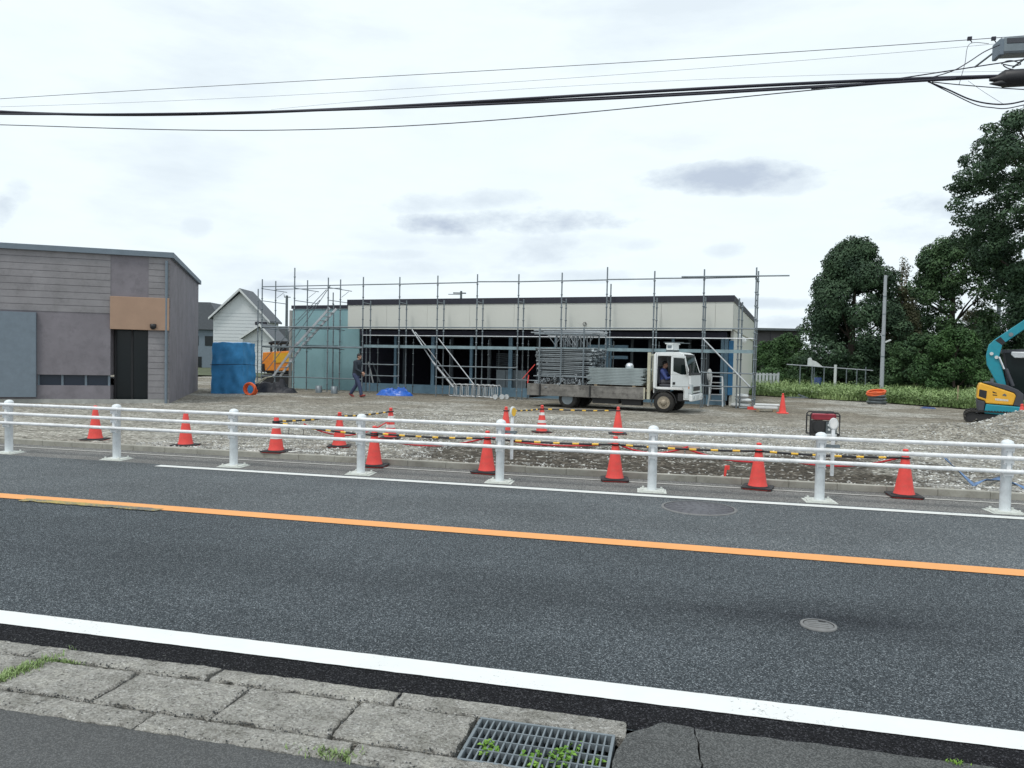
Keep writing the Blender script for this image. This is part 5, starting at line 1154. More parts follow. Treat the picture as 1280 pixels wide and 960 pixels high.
m = MB(); m.lathe([(0.03, 0), (0.09, 0.05), (0.09, 0.16), (0.02, 0.17)], (bx(192), -0.12, 2.3), 12); m.build('wall_lamp', M['black'], bl)
m = MB(); m.b2(bx(138)+0.0, -0.02, -0.09, -0.013, bz(160, 412), bz(160, 371)); m.build('fascia_panel', M['brown_panel'], bl, 0.01)
m = MB(); m.b2(bx(-60), bx(46), -0.10, -0.014, 0.2, 2.7); m.build('pilaster', M['bluegrey'], bl)
dm = MB(); dm.b2(bx(138)+0.05, bx(185)-0.05, 0.5, 0.56, 0.05, 2.6); d_ = dm.build('door', M['dark_glass'], bl)
m = MB()
for u in (0, 0.5, 1): x = bx(138)+0.05+u*(bx(185)-bx(138)-0.1); m.b2(x-0.03, x+0.03, 0.47, 0.499, 0.05, 2.6)
m.build('frame', M['black'], d_)
wn = MB(); wn.b2(bx(47), bx(138)-0.05, 0.12, 0.16, 0.55, bz(60, 506)+0.9); wo = wn.build('window', M['blue_glass'], bl)
m = MB()
for k in range(4): x = bx(47)+(bx(138)-0.05-bx(47))*k/3; m.b2(x-0.03, x+0.03, 0.08, 0.118, 0.55, bz(60, 506)+0.9)
m.build('frame', M['bluegrey'], wo)
# blue covered stack, orange hose coil, black sheet heap
q = A(292, 490, 30.0); q.z = 0.03; s_ = 924/30.0
cb = thing('covered_stack', 'stack of material wrapped in bright blue cover beside the white house', 'covered stack', q, R(8))
m = MB(); nx, ny, nz = 10, 8, 12; 
def crumple(mb, sx, sy, sz, amp, n=12, fr=2.0, seed=0):
    """closed wrapped block with creases"""
    for f_ in range(5):
        vs = []
        for j in range(n+1):
            for i in range(n+1):
                u, v_ = i/n-.5, j/n
                p = {0: (u*sx, -sy/2, v_*sz), 1: (sx/2, u*sy, v_*sz), 2: (-u*sx, sy/2, v_*sz), 3: (-sx/2, -u*sy, v_*sz), 4: (u*sx, (v_-.5)*sy, sz)}[f_]
                q_ = Vector(p)*fr+Vector((seed, 0, 0)); k = Vector((noise.noise(q_), noise.noise(q_+Vector((5,5,5))), noise.noise(q_+Vector((9,2,7)))))*amp
                t = 1+0.06*(1-p[2]/sz); vs.append((p[0]*t+k.x, p[1]*t+k.y, max(0, p[2]+k.z*(p[2]/sz))))
        mb.add(vs, [(j*(n+1)+i, j*(n+1)+i+1, (j+1)*(n+1)+i+1, (j+1)*(n+1)+i) for j in range(n) for i in range(n)], True)
crumple(m, 1.25, 1.1, 2.05, 0.05, 20, 3.6); m.build('cover', M['blue_cover'], cb)
m = MB()
for z in (1.15,): m.tube([(-0.68, -0.62, z), (0.68, -0.62, z+.05), (0.70, 0.6, z), (-0.7, 0.6, z), (-0.68, -0.62, z)], 0.012, 6)
m.build('lashing', M['black'], cb)
def coil(name, q, rr, n, mat, label, cat, tr=0.05, vertical=False):
    """bundle of loose hose loops, each a little off the others, one continuous hose"""
    m = MB(); pts = []; k = 28
    rs = [rr*rnd(0.82, 1.06) for i in range(n+2)]; tl = 0.45 if vertical else 0.12; tx = [rnd(-tl, tl) for i in range(n+2)]; ty = [rnd(-tl, tl) for i in range(n+2)]; off = [(rnd(-.05, .05)*rr*3, rnd(-.05, .05)*rr*3) for i in range(n+2)]
    for i in range(n*k+1):
        j, u = divmod(i, k); u /= k; mx = lambda l: l[j]*(1-u)+l[j+1]*u
        a = 2*PI*u; r_ = mx(rs); ox = off[j][0]*(1-u)+off[j+1][0]*u; oy = off[j][1]*(1-u)+off[j+1][1]*u
        x, y, z = ox+r_*math.cos(a), oy+r_*math.sin(a), tr+tr*1.15*(i/k)*(0.8)+mx(tx)*r_*math.cos(a)*0.5+mx(ty)*r_*math.sin(a)*0.5
        pts.append((x, y, max(z, tr)) if not vertical else (x, z-0.15, max(tr, rr+tr+y)))
    m.tube(pts, tr, 8); return one(name, m, mat, label, cat, q)
q = A(313, 490, 28.6); q.z = 0.03; coil('hose_coil', q, 0.23, 11, M['hose_orange'], 'upright orange hose coil on the ground in front of the blue covered stack', 'hose coil', 0.022, True)
q = A(337, 489.5, 31.5); q.z = 0.03
bh = thing('sheet_heap', 'heap of black sheeting with pale straps under the scaffold stairs', 'heap', q, R(5))
def heap(mb, sx, sy, sz, amp, n=26, seed=0, sharp=1.0):
    vs = []
    for j in range(n+1):
        for i in range(n+1):
            u, v_ = i/n*2-1, j/n*2-1; rr = min(1, math.sqrt(u*u+v_*v_)); h = (1-rr**1.6)
            q_ = Vector((u*2.2+seed, v_*2.2, seed)); k = abs(noise.noise(q_))*amp+abs(noise.noise(q_*2.7))*amp*0.5
            vs.append((u*sx, v_*sy, max(-0.02, sz*min(1, h*2.2)*(0.35+k*1.1)-0.02*(rr >= 1))))
    mb.add(vs, [(j*(n+1)+i, j*(n+1)+i+1, (j+1)*(n+1)+i+1, (j+1)*(n+1)+i) for j in range(n) for i in range(n)], sharp < 1)
m = MB(); heap(m, 0.95, 0.7, 0.62, 0.7, 20, 3); m.M = Matrix.Translation((0.7, -0.1, 0)); heap(m, 0.55, 0.5, 0.33, 0.6, 14, 8); m.M = Matrix.Translation((-0.75, -0.05, 0)); heap(m, 0.5, 0.5, 0.32, 0.6, 14, 5); m.M = None
m.build('sheet', M['blacksheet'], bh)
m = MB()
for k in range(3): m.tube([(-0.75+k*0.08, -0.55, 0.12), (-0.45+k*0.1, -0.35, 0.42), (-0.1, -0.25+k*0.1, 0.62), (0.2, -0.2, 0.68)], 0.018, 6)
m.build('strap', M['beige_metal'], bh)
# orange digger behind the stairs
q = A(342, 484, 38); q.z = 0.03; s_ = 924/38.0
od = thing('excavator', 'orange excavator with black canopy parked behind the scaffold stairs', 'excavator', q, R(13.1))
def oz(px, py): return (px-342)/s_, 1.59-(py-444)/s_
def oprism(name, pts, y0, y1, mat, bev=0.03, par=od): m = MB(); m.prism(list(reversed([oz(*p) for p in pts])), y0, y1); return m.build(name, M[mat], par, bev)
oprism('body', ((328,441),(366,438),(368,463),(331,464),(327,455)), 0, 1.5, 'orange')
oprism('skirt', ((331,464.3),(368,463.3),(367,467),(333,467)), 0.05, 1.45, 'black')
oprism('counterweight', ((326,455),(330.5,455),(331,466),(327,465)), -0.05, 1.55, 'black')
oprism('panel', ((341,442),(366,440),(366,452),(342,454)), -0.03, 0.0, 'machine_yellow', 0.0)
oprism('canopy', ((334,428),(341,426),(362,426),(364,429),(334,430.5)), 0.1, 1.4, 'black')
for x in (336, 348, 360): oprism('canopy_post', ((x,430),(x+2,430),(x+2,441),(x,441)), 0.15, 0.25, 'black', 0); oprism('canopy_post', ((x,430),(x+2,430),(x+2,441),(x,441)), 1.25, 1.35, 'black', 0)
oprism('cab_seat', ((346,433),(353,433),(354,440),(346,441)), 0.5, 1.0, 'machine_grey')
for y in (-0.05, 1.15): oprism('track', ((327,469),(331,467.6),(366,467.6),(370,470),(370,479),(366,483),(331,483),(327,479)), y, y+0.4, 'dark_metal', 0.06)
oprism('boom', ((366,452),(380,432),(384,434),(371,458)), 0.6, 0.85, 'orange')
# white house with two gables
q = A(300, 470, 62); HY = 62.0; s_ = 924/HY; q.z = 0
hs = thing('white_house', 'white sided two-storey house with grey tiled gables behind the scaffold stairs', 'house', q, R(13.1))
def hq(px, py): return (px-300)/s_, 1.62-(py-443)/s_
def hprism(name, pts, y0, y1, mat, par=hs, bev=0): m = MB(); m.prism(list(reversed([hq(*p) for p in pts])), y0, y1); return m.build(name, M[mat], par, bev)
hprism('upper_wall', ((248,394),(284,362),(320,397),(320,468),(248,468)), 3, 5.8, 'siding')
hprism('porch_wall', ((303,422),(326,408),(350,432),(350,468),(303,468)), 0, 2.9, 'siding')
m = MB()
for k in range(11):
    for (xa, xb, y_) in ((248, 320, 3),):
        z = 2.2+k*0.3; hw = max(0.0, min(1.0, (hq(0, 362)[1]-z)/(hq(0, 362)[1]-hq(0, 396)[1]))); c_ = hq(284, 0)[0]; wd = hw*(hq(320, 0)[0]-c_)-0.05
        if wd > 0.2: m.b2(c_-wd, c_+wd, y_-0.012, y_-0.0, z, z+0.012)
for k in range(9):
    z = 0.3+k*0.3; m.b2(hq(304, 0)[0], hq(349, 0)[0], -0.012, 0, z, z+0.012)
m.build('siding_joint', M['galv'], hs)
def gable_roof(p, l, r, y0, y1, th=2.2):
    rf = hprism('roof', (p, r, (r[0], r[1]-th), (p[0], p[1]-th*1.3), (l[0], l[1]-th), l), y0, y1, 'roof_tile')
    hprism('bargeboard', ((p[0], p[1]+0.8), (r[0], r[1]+0.8), (r[0], r[1]-th+0.3), (p[0], p[1]-th*1.3+0.3), (l[0], l[1]-th+0.3), (l[0], l[1]+0.8)), y0-0.08, y0-0.003, 'bag_white', rf)
gable_roof((284, 360), (244, 398), (324, 401), 2.6, 6.0)
gable_roof((326, 407), (301, 424), (353, 435), -0.4, 3.4)
m = MB(); x, z = hq(317, 414); m.b2(x, x+0.35, -0.03, 0, z-0.2, z+0.25); m.build('gable_vent', M['bag_white'], hs)
m = MB(); x, z = hq(309, 372); m.b2(hq(303,0)[0], hq(318,0)[0], 2.9, 2.99, hq(0,404)[1], hq(0,400)[1]); m.build('gutter', M['trim'], hs)
q = A(352, 470, 75); q.z = 0; s2 = 924/75.0
h2 = thing('tiled_house', 'house with dark tiled roof partly hidden behind the teal wall end', 'house', q, R(13.1))
def h2q(px, py): return (px-352)/s2, 1.62-(py-444)/s2
m = MB(); m.prism(list(reversed([h2q(*p) for p in ((332,440),(336,409),(350,409),(366,417),(372,440))])), 0, 7); m.build('roof', M['roof_tile'], h2)
m = MB(); m.prism(list(reversed([h2q(*p) for p in ((335,440.2),(370,440.2),(370,470),(335,470))])), 0.3, 6.7); m.build('wall', M['siding'], h2)
q = A(250, 470, 80); q.z = 0; s2 = 924/80.0
h3 = thing('tiled_house', 'grey-blue house with dark hipped roof between the mauve shop and the white house', 'house', q, R(13.1))
def h3q(px, py): return (px-250)/s2, 1.62-(py-442)/s2
m = MB(); m.prism(list(reversed([h3q(*p) for p in ((196,412),(215,378),(262,378),(284,412))])), 0, 7); rf3 = m.build('roof', M['roof_tile'], h3)
m = MB(); m.prism(list(reversed([h3q(*p) for p in ((200,412.2),(280,412.2),(280,470),(200,470))])), 0.4, 6.6); wl3 = m.build('wall', M['bluegrey'], h3)
for a_, b_, c_, d_ in ((236, 246, 420, 432), (254, 264, 420, 432), (238, 250, 446, 460)):
    m = MB(); x0_, z0_ = h3q(a_, d_); x1_, z1_ = h3q(b_, c_); m.b2(x0_, x1_, 0.36, 0.398, z0_, z1_); m.build('window', M['dark_glass'], h3)
# thin poles far behind
q = A(357.5, 470, 70); q.z = 0; s3 = 924/70.0
up = thing('utility_pole', 'thin dark utility pole rising behind the teal wall end', 'utility pole', q, R(13.1))
m = MB(); ztop = 1.62+(444.5-370)/s3; m.tube([(0, 0, 0), (0, 0, ztop)], [0.16, 0.11], 10); m.build('pole', M['galv_dark'], up)
m = MB(); m.b2(-0.25, 0.35, -0.04, 0.04, ztop-0.2, ztop-0.12); m.tube([(-0.22, 0, ztop-0.15), (-0.28, 0, ztop+0.1)], 0.03); m.build('crossarm', M['galv_dark'], up)
q = A(574.5, 470, 60); q.z = 0; s3 = 924/60.0
ap = thing('utility_pole', 'short pole with crossarms peeking above the middle of the shop roof', 'utility pole', q, R(13.1))
ztop = 1.62+(449-364.5)/s3; m = MB(); m.tube([(0, 0, 0), (0, 0, ztop)], [0.14, 0.09], 10); m.build('pole', M['galv_dark'], ap)
m = MB(); m.b2(-0.65, 0.4, -0.04, 0.04, ztop-0.22, ztop-0.12); m.b2(-1.05, -0.05, 0.05, 0.1, ztop-0.30, ztop-0.25); m.build('crossarm', M['galv_dark'], ap)

# ------------------------------------------------------------------ materials and tools in front of the building
q = site(493, 494); bt = MB(); heap(bt, 0.85, 0.45, 0.30, 0.9, 34, 1.3, 2); one('tarp', bt, M['blue_sheet'], 'crumpled bright blue tarpaulin on the ground below the scaffold', 'tarpaulin', q, R(-8))
for px, py, lb in ((398.5, 490.5, 'grey pipe stub standing in front of the teal wall, left of two'), (417.8, 492, 'grey pipe stub standing in front of the teal wall, right of two')):
    q = site(px, py); m = MB(); m.lathe([(0.14, 0), (0.14, 0.30), (0.10, 0.302), (0.10, 0.05)], n=16, caps=False); one('pipe_stub', m, M['galv'], lb, 'pipe', q, 0, 'two pipe stubs')
fr = MB(); pts = [(-0.03, 0, 0.05), (0, 0, 0.44), (0.05, 0, 0.50), (0.26, 0, 0.52), (0.32, 0, 0.45), (0.33, 0, 0.08), (0.28, 0, 0.02), (0.02, 0, 0.02), (-0.03, 0, 0.05)]
fr.tube(pts, 0.019, 8); fr.tube([(0.0, 0, 0.40), (0.0, 0.45, 0.40)], 0.015, 6); fr.tube([(0.30, 0, 0.05), (0.30, 0.45, 0.05)], 0.015, 6); fr.tube([(p[0], 0.45, p[2]) for p in pts], 0.019, 8)
f0 = None
for i in range(8):
    q = site(562+i*7.2, 495+i*0.35)
    if f0 is None: f0 = one('tube_frame', fr, M['aluminium'], 'bent bright tube frame in the row on the ground before the shop', 'frame', q, R(-8), 'row of tube frames')
    else: inst(f0, q, R(-8)+rnd(-.08, .08), '', '', '')
for i, px in enumerate((619.5, 627.5, 633.5)):
    q = site(px, 499.3); m = MB(); m.lathe([(0.10, -0.06), (0.11, 0.0), (0.06, 0.05), (0.02, 0.12)], (0, 0, 0.11), 12, 'Y')
    one('cable_reel', m, M['aluminium'], ['small pale reel on the ground beside the tube frames, left of three', 'small pale reel on the ground, middle of three', 'small pale reel on the ground nearest the truck tail, right of three'][i], 'reel', q, R(-8)+rnd(-.4, .4), 'three small reels')
def bloc(px, b): a = BP(px, 470, b)[0]; return a
for i, (pa, pb) in enumerate(((620.5, 632), (632.5, 645), (645.5, 658))):
    a0, a1 = bloc(pa, 2.25), bloc(pb, 2.25); m = MB(); m.b2(-(a1-a0)/2, (a1-a0)/2, -0.02, 0.02, 0, 1.02)
    q = BF((a0+a1)/2, 2.25, 0.13); one('wall_panel', m, M['galv'], ['pale grey panel standing in the shop opening, left of three', 'pale grey panel standing in the shop opening, middle of three', 'pale grey panel standing in the shop opening, closest to the truck'][i], 'panel', q, ANG, 'three standing panels', 0.006)
a0, a1 = bloc(620, 3.2), bloc(646, 3.2); q = BF((a0+a1)/2, 3.2, 0.13); hw = (a1-a0)/2
pr = thing('pipe_rack', 'rack of horizontal pipes inside the dark shop behind the standing panels', 'rack', q, ANG)
m = MB()
for k in range(9): m.tube([(-hw, 0, 1.0+k*0.09), (hw, 0, 1.0+k*0.09)], 0.018, 6)
m.build('stored_pipe', M['galv'], pr); m = MB()
for x in (-hw*0.8, hw*0.8): m.tube([(x, 0.04, 0), (x, 0.04, 1.9)], 0.025, 6)
m.build('rack_post', M['galv_dark'], pr)
for (p0_, p1_, lb) in (((858/5.33+300, 455), (893/5.33+300, 481), 'pale timber leaning inside the dark opening behind the walking worker'),):
    pa, pb = bp3(460.5, 452.5, 2.6), bp3(467, 481, 2.3); m = MB(); m.bar(Vector(pa), Vector(pb), 0.05, 0.05); o = one('leaning_timber', m, M['bag_white'], lb, 'timber', P0, ANG)
    pa, pb = bp3(466, 453, 2.6), bp3(475, 478, 2.3); m = MB(); m.bar(Vector(pa), Vector(pb), 0.05, 0.05); one('leaning_timber', m, M['galv'], 'thin grey timber leaning inside the dark opening, right of the pale one', 'timber', P0, ANG)
# step ladder by the door
aa, bb = BP(888, 480, 1.3)[0], BP(902, 480, 1.3)[0]
lad = thing('step_ladder', 'aluminium step ladder standing before the shop door behind the truck', 'ladder', BF((aa+bb)/2, 1.3, 0.0), ANG)
for s in (-1, 1):
    m = MB(); m.bar((s*0.27, -0.05, 0), (s*0.19, 0.32, 1.12), 0.05, 0.03); m.build('stile', M['aluminium'], lad)
    m = MB(); m.bar((s*0.29, 0.75, 0), (s*0.2, 0.38, 1.10), 0.035, 0.03); m.build('rear_leg', M['aluminium'], lad)
for k in range(4): u = (k+1)/5; m = MB(); m.box((0, -0.05+0.37*u, 1.12*u), (0.54-0.16*u, 0.08, 0.03)); m.build('step', M['aluminium'], lad)
m = MB(); m.b2(-0.2, 0.2, 0.29, 0.41, 1.11, 1.15); m.build('top_step', M['aluminium'], lad)
q = BF(BP(887, 462, 1.2)[0], 1.2, 0); m = MB(); m.tube([(0, 0, 0.0), (0, 0, 0.95)], 0.02, 6); m.ell((0, 0, 1.18), (0.10, 0.10, 0.24), 12, 8); one('wrapped_stand', m, M['bag_white'], 'pale wrapped stand top beside the step ladder', 'stand', q)
# white bags and plastic boxes at the right corner
for i, (px, py, sx, sz, lb) in enumerate(((926, 510, .36, .20, 'bottom white sandbag at the shop corner'), (930, 503, .30, .17, 'middle white sandbag at the shop corner'), (927, 498, .26, .15, 'top small white bag at the shop corner'))):
    q = BF(BP(px, 500, 0.9)[0], 0.85, (0, .2, .37)[i]); m = MB(); m.ell((0, 0, sz*0.55), (sx, 0.26, sz*0.55), 16, 10); one('sandbag', m, M['bag_white'], lb, 'bag', q, 0.3*i, 'white bags at the corner')
q = site(958, 515, 0.3)
gb = thing('gutter_lengths', 'white plastic channel lengths stacked on timber beside the lone cone', 'plastic channels', q, R(-5))
m = MB(); m.b2(-0.42, 0.36, -0.22, 0.22, 0.10, 0.20); m.b2(-0.38, 0.42, -0.2, 0.18, 0.203, 0.27); m.build('channel', M['bag_white'], gb, 0.03)
m = MB(); m.b2(-0.33, -0.23, -0.3, 0.3, 0, 0.1); m.b2(0.2, 0.3, -0.3, 0.3, 0, 0.1); m.build('bearer', M['wood'], gb)
q = site(940, 512); m = MB(); m.b2(-0.16, 0.16, -0.06, 0.06, 0, 0.10); one('red_box', m, M['cone'], 'small red box on the ground at the scaffold corner', 'box', q)
# hose coils in the grass edge
q = site(1095, 506, 0.45)
for i in range(3):
    coil('hose_coil', q+Vector((rnd(-.04, .04), rnd(-.04, .04), i*0.13)), 0.35-0.02*i, 3, M['galv_dark'], ['bottom grey hose coil of the stack at the grass edge', 'second grey hose coil of the stack at the grass edge', 'third grey hose coil of the stack, under the orange one'][i], 'hose coil', 0.032)
o = coil('hose_coil', q+Vector((-0.02, 0, 0.40)), 0.36, 5, M['hose_orange'], 'orange hose coil lying on top of the grey coils at the grass edge', 'hose coil', 0.03); o.rotation_euler = (0.14, -0.1, 0)
for px, py, r_, lb in ((1018, 497, .17, 'white pail lying at the grass edge behind the lone cone'),):
    q = site(px, py, 0.2); m = MB(); m.lathe([(r_*0.8, -0.17), (r_, 0.17), (r_*0.9, 0.17), (r_*0.7, -0.14)], (0, 0, r_), 14, 'Y'); one('pail', m, M['bag_white'], lb, 'pail', q, 0.5)
q = site(995, 498, 0.1); m = MB(); m.box((0, 0, 0.04), (0.9, 0.15, 0.05), rz=0.2); m.box((0.35, 0.1, 0.10), (0.5, 0.12, 0.04), rz=-0.5, ry=0.3); one('scrap_boards', m, M['galv'], 'grey scrap boards at the grass edge behind the lone cone', 'scrap')
bpy.data.objects[[o.name for o in COL.objects if o.name.startswith('scrap_boards')][-1]].location = q
q = site(1160, 511, 0.1); m = MB(); heap(m, 0.3, 0.2, 0.07, 0.8, 12, 2); one('sheet_scrap', m, M['navy'], 'small scrap of bluish sheet at the grass edge by the excavator', 'sheet', q)
q = A(1220-4, 511, 29); q.z = 0.05; m = MB(); m.tube([(0, 0, 0), (0, 0, 0.85)], 0.03, 6); one('survey_stake', m, M['wood'], 'thin wooden stake in the grass left of the excavator', 'stake', A(1197, 500, 30.5)-Vector((0, 0, A(1197, 500, 30.5).z-0.1)))

# ------------------------------------------------------------------ field: rail, poles, shed
q = A(1036, 470, 46); q.z = 0.1; s4 = 924/46.0
fl = thing('rail_fence', 'long low pipe rail on posts in the field before the big tree', 'rail', q, R(13.1))
m = MB(); m.tube([((983-1036)/s4, 0, 1.60), ((1091-1036)/s4, 0, 1.33)], 0.032, 8); m.build('rail', M['pole_concrete'], fl)
for px in (1000, 1015, 1030, 1044, 1058, 1071, 1082):
    m = MB(); h_ = 1.60-0.27*(px-983)/108+(0.2 if px in (1082, 1044) else 0); m.tube([((px-1036)/s4, 0, -0.1), ((px-1036)/s4, 0, h_)], 0.09 if px == 1044 else 0.035, 8); m.build('post', M['bag_white' if px == 1044 else 'galv'], fl)
q = A(1022.5, 475, 46.5); q.z = 0.5; m = MB(); m.lathe([(0.20, 0), (0.22, 0.02), (0.22, 0.40), (0.225, 0.42), (0.22, 0.44), (0.22, 0.80), (0.20, 0.82)], n=18); one('drum', m, M['navy'], 'dark blue drum standing in the field under the pipe rail', 'drum', Vector((q.x, q.y, 0.1)))
q = A(1017, 458, 47.5); m = MB(); m.prism([(-0.35, 0), (0.5, 0), (0.1, 0.32), (-0.12, 0.38), (-0.2, 0.55), (-0.32, 0.5)], -0.25, 0.25); o = one('field_cover', m, M['bag_white'], 'small pale cover on a stand in front of the dark domed tree', 'cover', Vector((q.x, q.y, 1.62)))
m2 = MB()
m2.tube([(0.05, 0, -1.6), (0.05, 0, 0.02)], 0.035, 6)
m2.build('stand', M['galv'], o)
q = A(1102.4, 470, 42); q.z = 0.05; s5 = 924/42.0
cp = thing('concrete_pole', 'slender pale grey pole standing alone in front of the dark trees', 'pole', q, R(13.1))
zt = 1.62+(460-346)/s5; m = MB(); m.tube([(0, 0, 0), (0, 0, zt)], [0.115, 0.085], 14); m.build('pole', M['pole_concrete'], cp)
m = MB()
for z in (2.2, 3.4, 4.6, 5.6): m.lathe([(0.118-0.0045*z, z-0.03), (0.118-0.0045*z, z+0.03)], (0, 0, 0), 14, caps=False)
m.build('band', M['galv'], cp)
m = MB(); m.bar((0.1, 0, 3.02), (0.42, 0, 3.16), 0.10, 0.07); m.build('lamp_arm', M['bag_white'], cp)
q = A(1245, 470, 60); q.z = 0; s5 = 924/60.0
dp2 = thing('utility_pole', 'dark utility pole seen between the crowns of the right-hand trees', 'utility pole', q, R(13.1)); zt = 1.62+(463-345)/s5
m = MB(); m.tube([(0, 0, 0), (0, 0, zt)], [0.2, 0.14], 10); m.build('pole', M['galv_dark'], dp2)
m = MB(); m.b2(-0.5, 0.5, -0.05, 0.05, zt-0.6, zt-0.5); m.build('crossarm', M['galv_dark'], dp2)
q = A(965, 470, 72); q.z = 0; s5 = 924/72.0
sh = thing('dark_warehouse', 'dark flat-roofed warehouse behind the shrubs right of the shop', 'building', q, R(13.1-4))
m = MB(); m.b2(-12, 2.6, 0, 10, 0, 5.0); m.build('wall', M['dark_shed'], sh)
m = MB(); m.b2(-12.4, 2.9, -0.5, 10.4, 5.0, 5.22); m.build('roof', M['galv_dark'], sh)
m = MB()
for k in range(9): m.b2(-11.5+k*1.6, -11.46+k*1.6, -0.02, 0, 0, 4.95)
m.build('wall_joint', M['trim'], sh)
q = A(955, 473, 50); q.z = 0.1; m = MB()
for k in range(9): m.box((-1.0+k*0.24, 0, 0.6), (0.16, 0.03, 0.8))
m.b2(-1.1, 1.05, 0.02, 0.05, 0.85, 0.93); m.b2(-1.1, 1.05, 0.02, 0.05, 0.35, 0.43)
for x in (-1.05, 1.0): m.b2(x-.05, x+.05, 0.051, 0.12, -0.1, 1.05)
one('picket_fence', m, M['galv_light'], 'short pale picket fence in the grass behind the shop corner', 'fence', q, R(13.1))

# ------------------------------------------------------------------ trees and shrubs
def crown(mb, lobes, n, s0, s1, seed=0, flat=0.0):
    """leaf sprays on the shells of many clumps"""
    tot = sum(l[3]**2 for l in lobes)
    for (cx, cy, cz, r) in lobes:
        k = int(n*r*r/tot)
        for i in range(k):
            u = rnd(-1, 1); a = rnd(0, 2*PI); q_ = math.sqrt(1-u*u); d = Vector((q_*math.cos(a), q_*math.sin(a), u))
            rr = r*(rnd(0.55, 1.0)**0.5)*(1+0.25*noise.noise(Vector((cx, cy, cz))+d*2.2))
            p = Vector((cx, cy, cz))+Vector((d.x*rr, d.y*rr, d.z*rr*(1-flat)))
            nn = (d+Vector((rnd(-.8, .8), rnd(-.8, .8), rnd(-.3, 1.0)))).normalized(); t = nn.orthogonal().normalized(); b = nn.cross(t); g = rnd(0, 2*PI)
            e = (t*math.cos(g)+b*math.sin(g)); f_ = nn.cross(e); s = rnd(s0, s1)
            mb.add([p-e*s*0.5, p+f_*s*0.34+nn*s*0.08, p+e*s*0.6-nn*s*0.1, p-f_*s*0.34+nn*s*0.08], [(0,1,2,3)])
def tree(name, label, base, prof, h0, h1, n, mat, clump=(0.7, 1.25), leaf=(0.16, 0.34), nl=70, trunk=0.25, flat=0.15, group=None, yr=0.85, lean=0.0, grp_seed=0):
    """prof: list of (height fraction, radius); clumps fill the profile's outer layers"""
    t = thing(name, label, 'tree' if 'shrub' not in name else 'shrub', base, 0, group)
    lobes = []
    def rad(u):
        for (a, ra), (b, rb) in zip(prof, prof[1:]):
            if a <= u <= b: return ra+(rb-ra)*(u-a)/(b-a)
        return 0.2
    for i in range(nl):
        u = random.random()**0.85; R_ = rad(u); a = rnd(0, 2*PI); k = (0.3+0.7*random.random())**0.45; r = rnd(*clump)*min(1, 0.45+R_/3)
        rr = max(0, R_-r*0.75)*k*(rnd(0.8, 1.16) if i % 3 else 1.0)
        lobes.append((rr*math.cos(a)+lean*u, rr*math.sin(a)*yr, h0+(h1-h0)*u-r*0.3, r))
    m = MB(); crown(m, lobes, n, leaf[0], leaf[1], flat=flat); m.build('crown', M[mat], t)
    m = MB(); zt = h0+(h1-h0)*0.7
    m.tube([(0, 0, -0.1), (0.05, 0, h0*0.5), (-0.04, 0.05, h0+(h1-h0)*0.3), (0.05+lean*0.6, 0, zt)], [trunk*1.25, trunk, trunk*0.75, trunk*0.2], 10)
    for l in random.sample(lobes, min(16, len(lobes))):
        z = max(h0*0.6, l[2]-rnd(0.8, 2.0)*(h1-h0)/7); z = min(z, zt*0.95); m.tube([(0, 0, z), (l[0]*0.5, l[1]*0.5, (z+l[2])/2+0.2), (l[0], l[1], l[2])], [trunk*0.35, trunk*0.22, trunk*0.08], 6)
    m.build('trunk', M['bark'], t); return t
def gpt(px, Y): q = A(px, 470, Y); q.z = 0.05; return q
# big domed evergreen left of the pale pole
tree('broadleaf_tree', 'broad domed dark green tree directly left of the slender pale pole', gpt(1064, 50), [(0, 2.8), (0.12, 3.2), (0.4, 3.5), (0.6, 3.35), (0.78, 2.75), (0.9, 1.9), (1, 0.9)], 0.4, 10.1, 90000, 'leaf_dark', (0.4, 1.2), (0.08, 0.2), 150, 0.3)
tree('broadleaf_tree', 'tall loose-crowned dark tree between the pale pole and the tallest tree', gpt(1188, 52), [(0, 3.4), (0.3, 3.7), (0.55, 3.5), (0.75, 3.1), (0.92, 2.2), (1, 1.1)], 1.4, 10.75, 70000, 'leaf_mid', (0.35, 0.95), (0.08, 0.2), 170, 0.28)
tree('spreading_tree', 'tallest spreading tree with layered branches at the right edge of the picture', gpt(1300, 43), [(0, 1.5), (0.14, 2.0), (0.35, 3.1), (0.45, 4.5), (0.6, 5.3), (0.7, 5.8), (0.85, 5.0), (0.94, 3.8), (1, 2.6)], 3.0, 16.6, 120000, 'leaf_dark', (0.28, 0.9), (0.08, 0.19), 430, 0.36, flat=0.4)
# brownish thin tree and bamboo sprays behind the pole
tree('thin_tree', 'thin brownish tree just behind the slender pale pole', gpt(1122, 49), [(0, 1.4), (0.5, 1.6), (0.8, 1.1), (1, 0.3)], 0.6, 7.0, 14000, 'leaf_olive', (0.35, 0.65), (0.08, 0.16), 70, 0.12)
bm2 = thing('bamboo', 'pale feathery bamboo tops rising between the two dark trees', 'bamboo', gpt(1126, 60))
m = MB(); lob = []
cul = MB()
for k in range(6):
    a = rnd(-.8, .9); top = 10.3+rnd(-.8, .5); cul.tube([(a*0.6, k*0.15, 0), (a*0.8, k*0.15, top*0.7), (a*1.5, k*0.15, top)], [0.05, 0.04, 0.012], 6)
    for j in range(5): lob.append((a*(0.8+0.14*j)+rnd(-.3, .3), k*0.15, top*(0.76+0.055*j), rnd(0.22, 0.42)))
crown(m, lob, 1100, 0.08, 0.18); m.build('foliage', M['leaf_olive'], bm2); cul.build('culm', M['wood'], bm2)
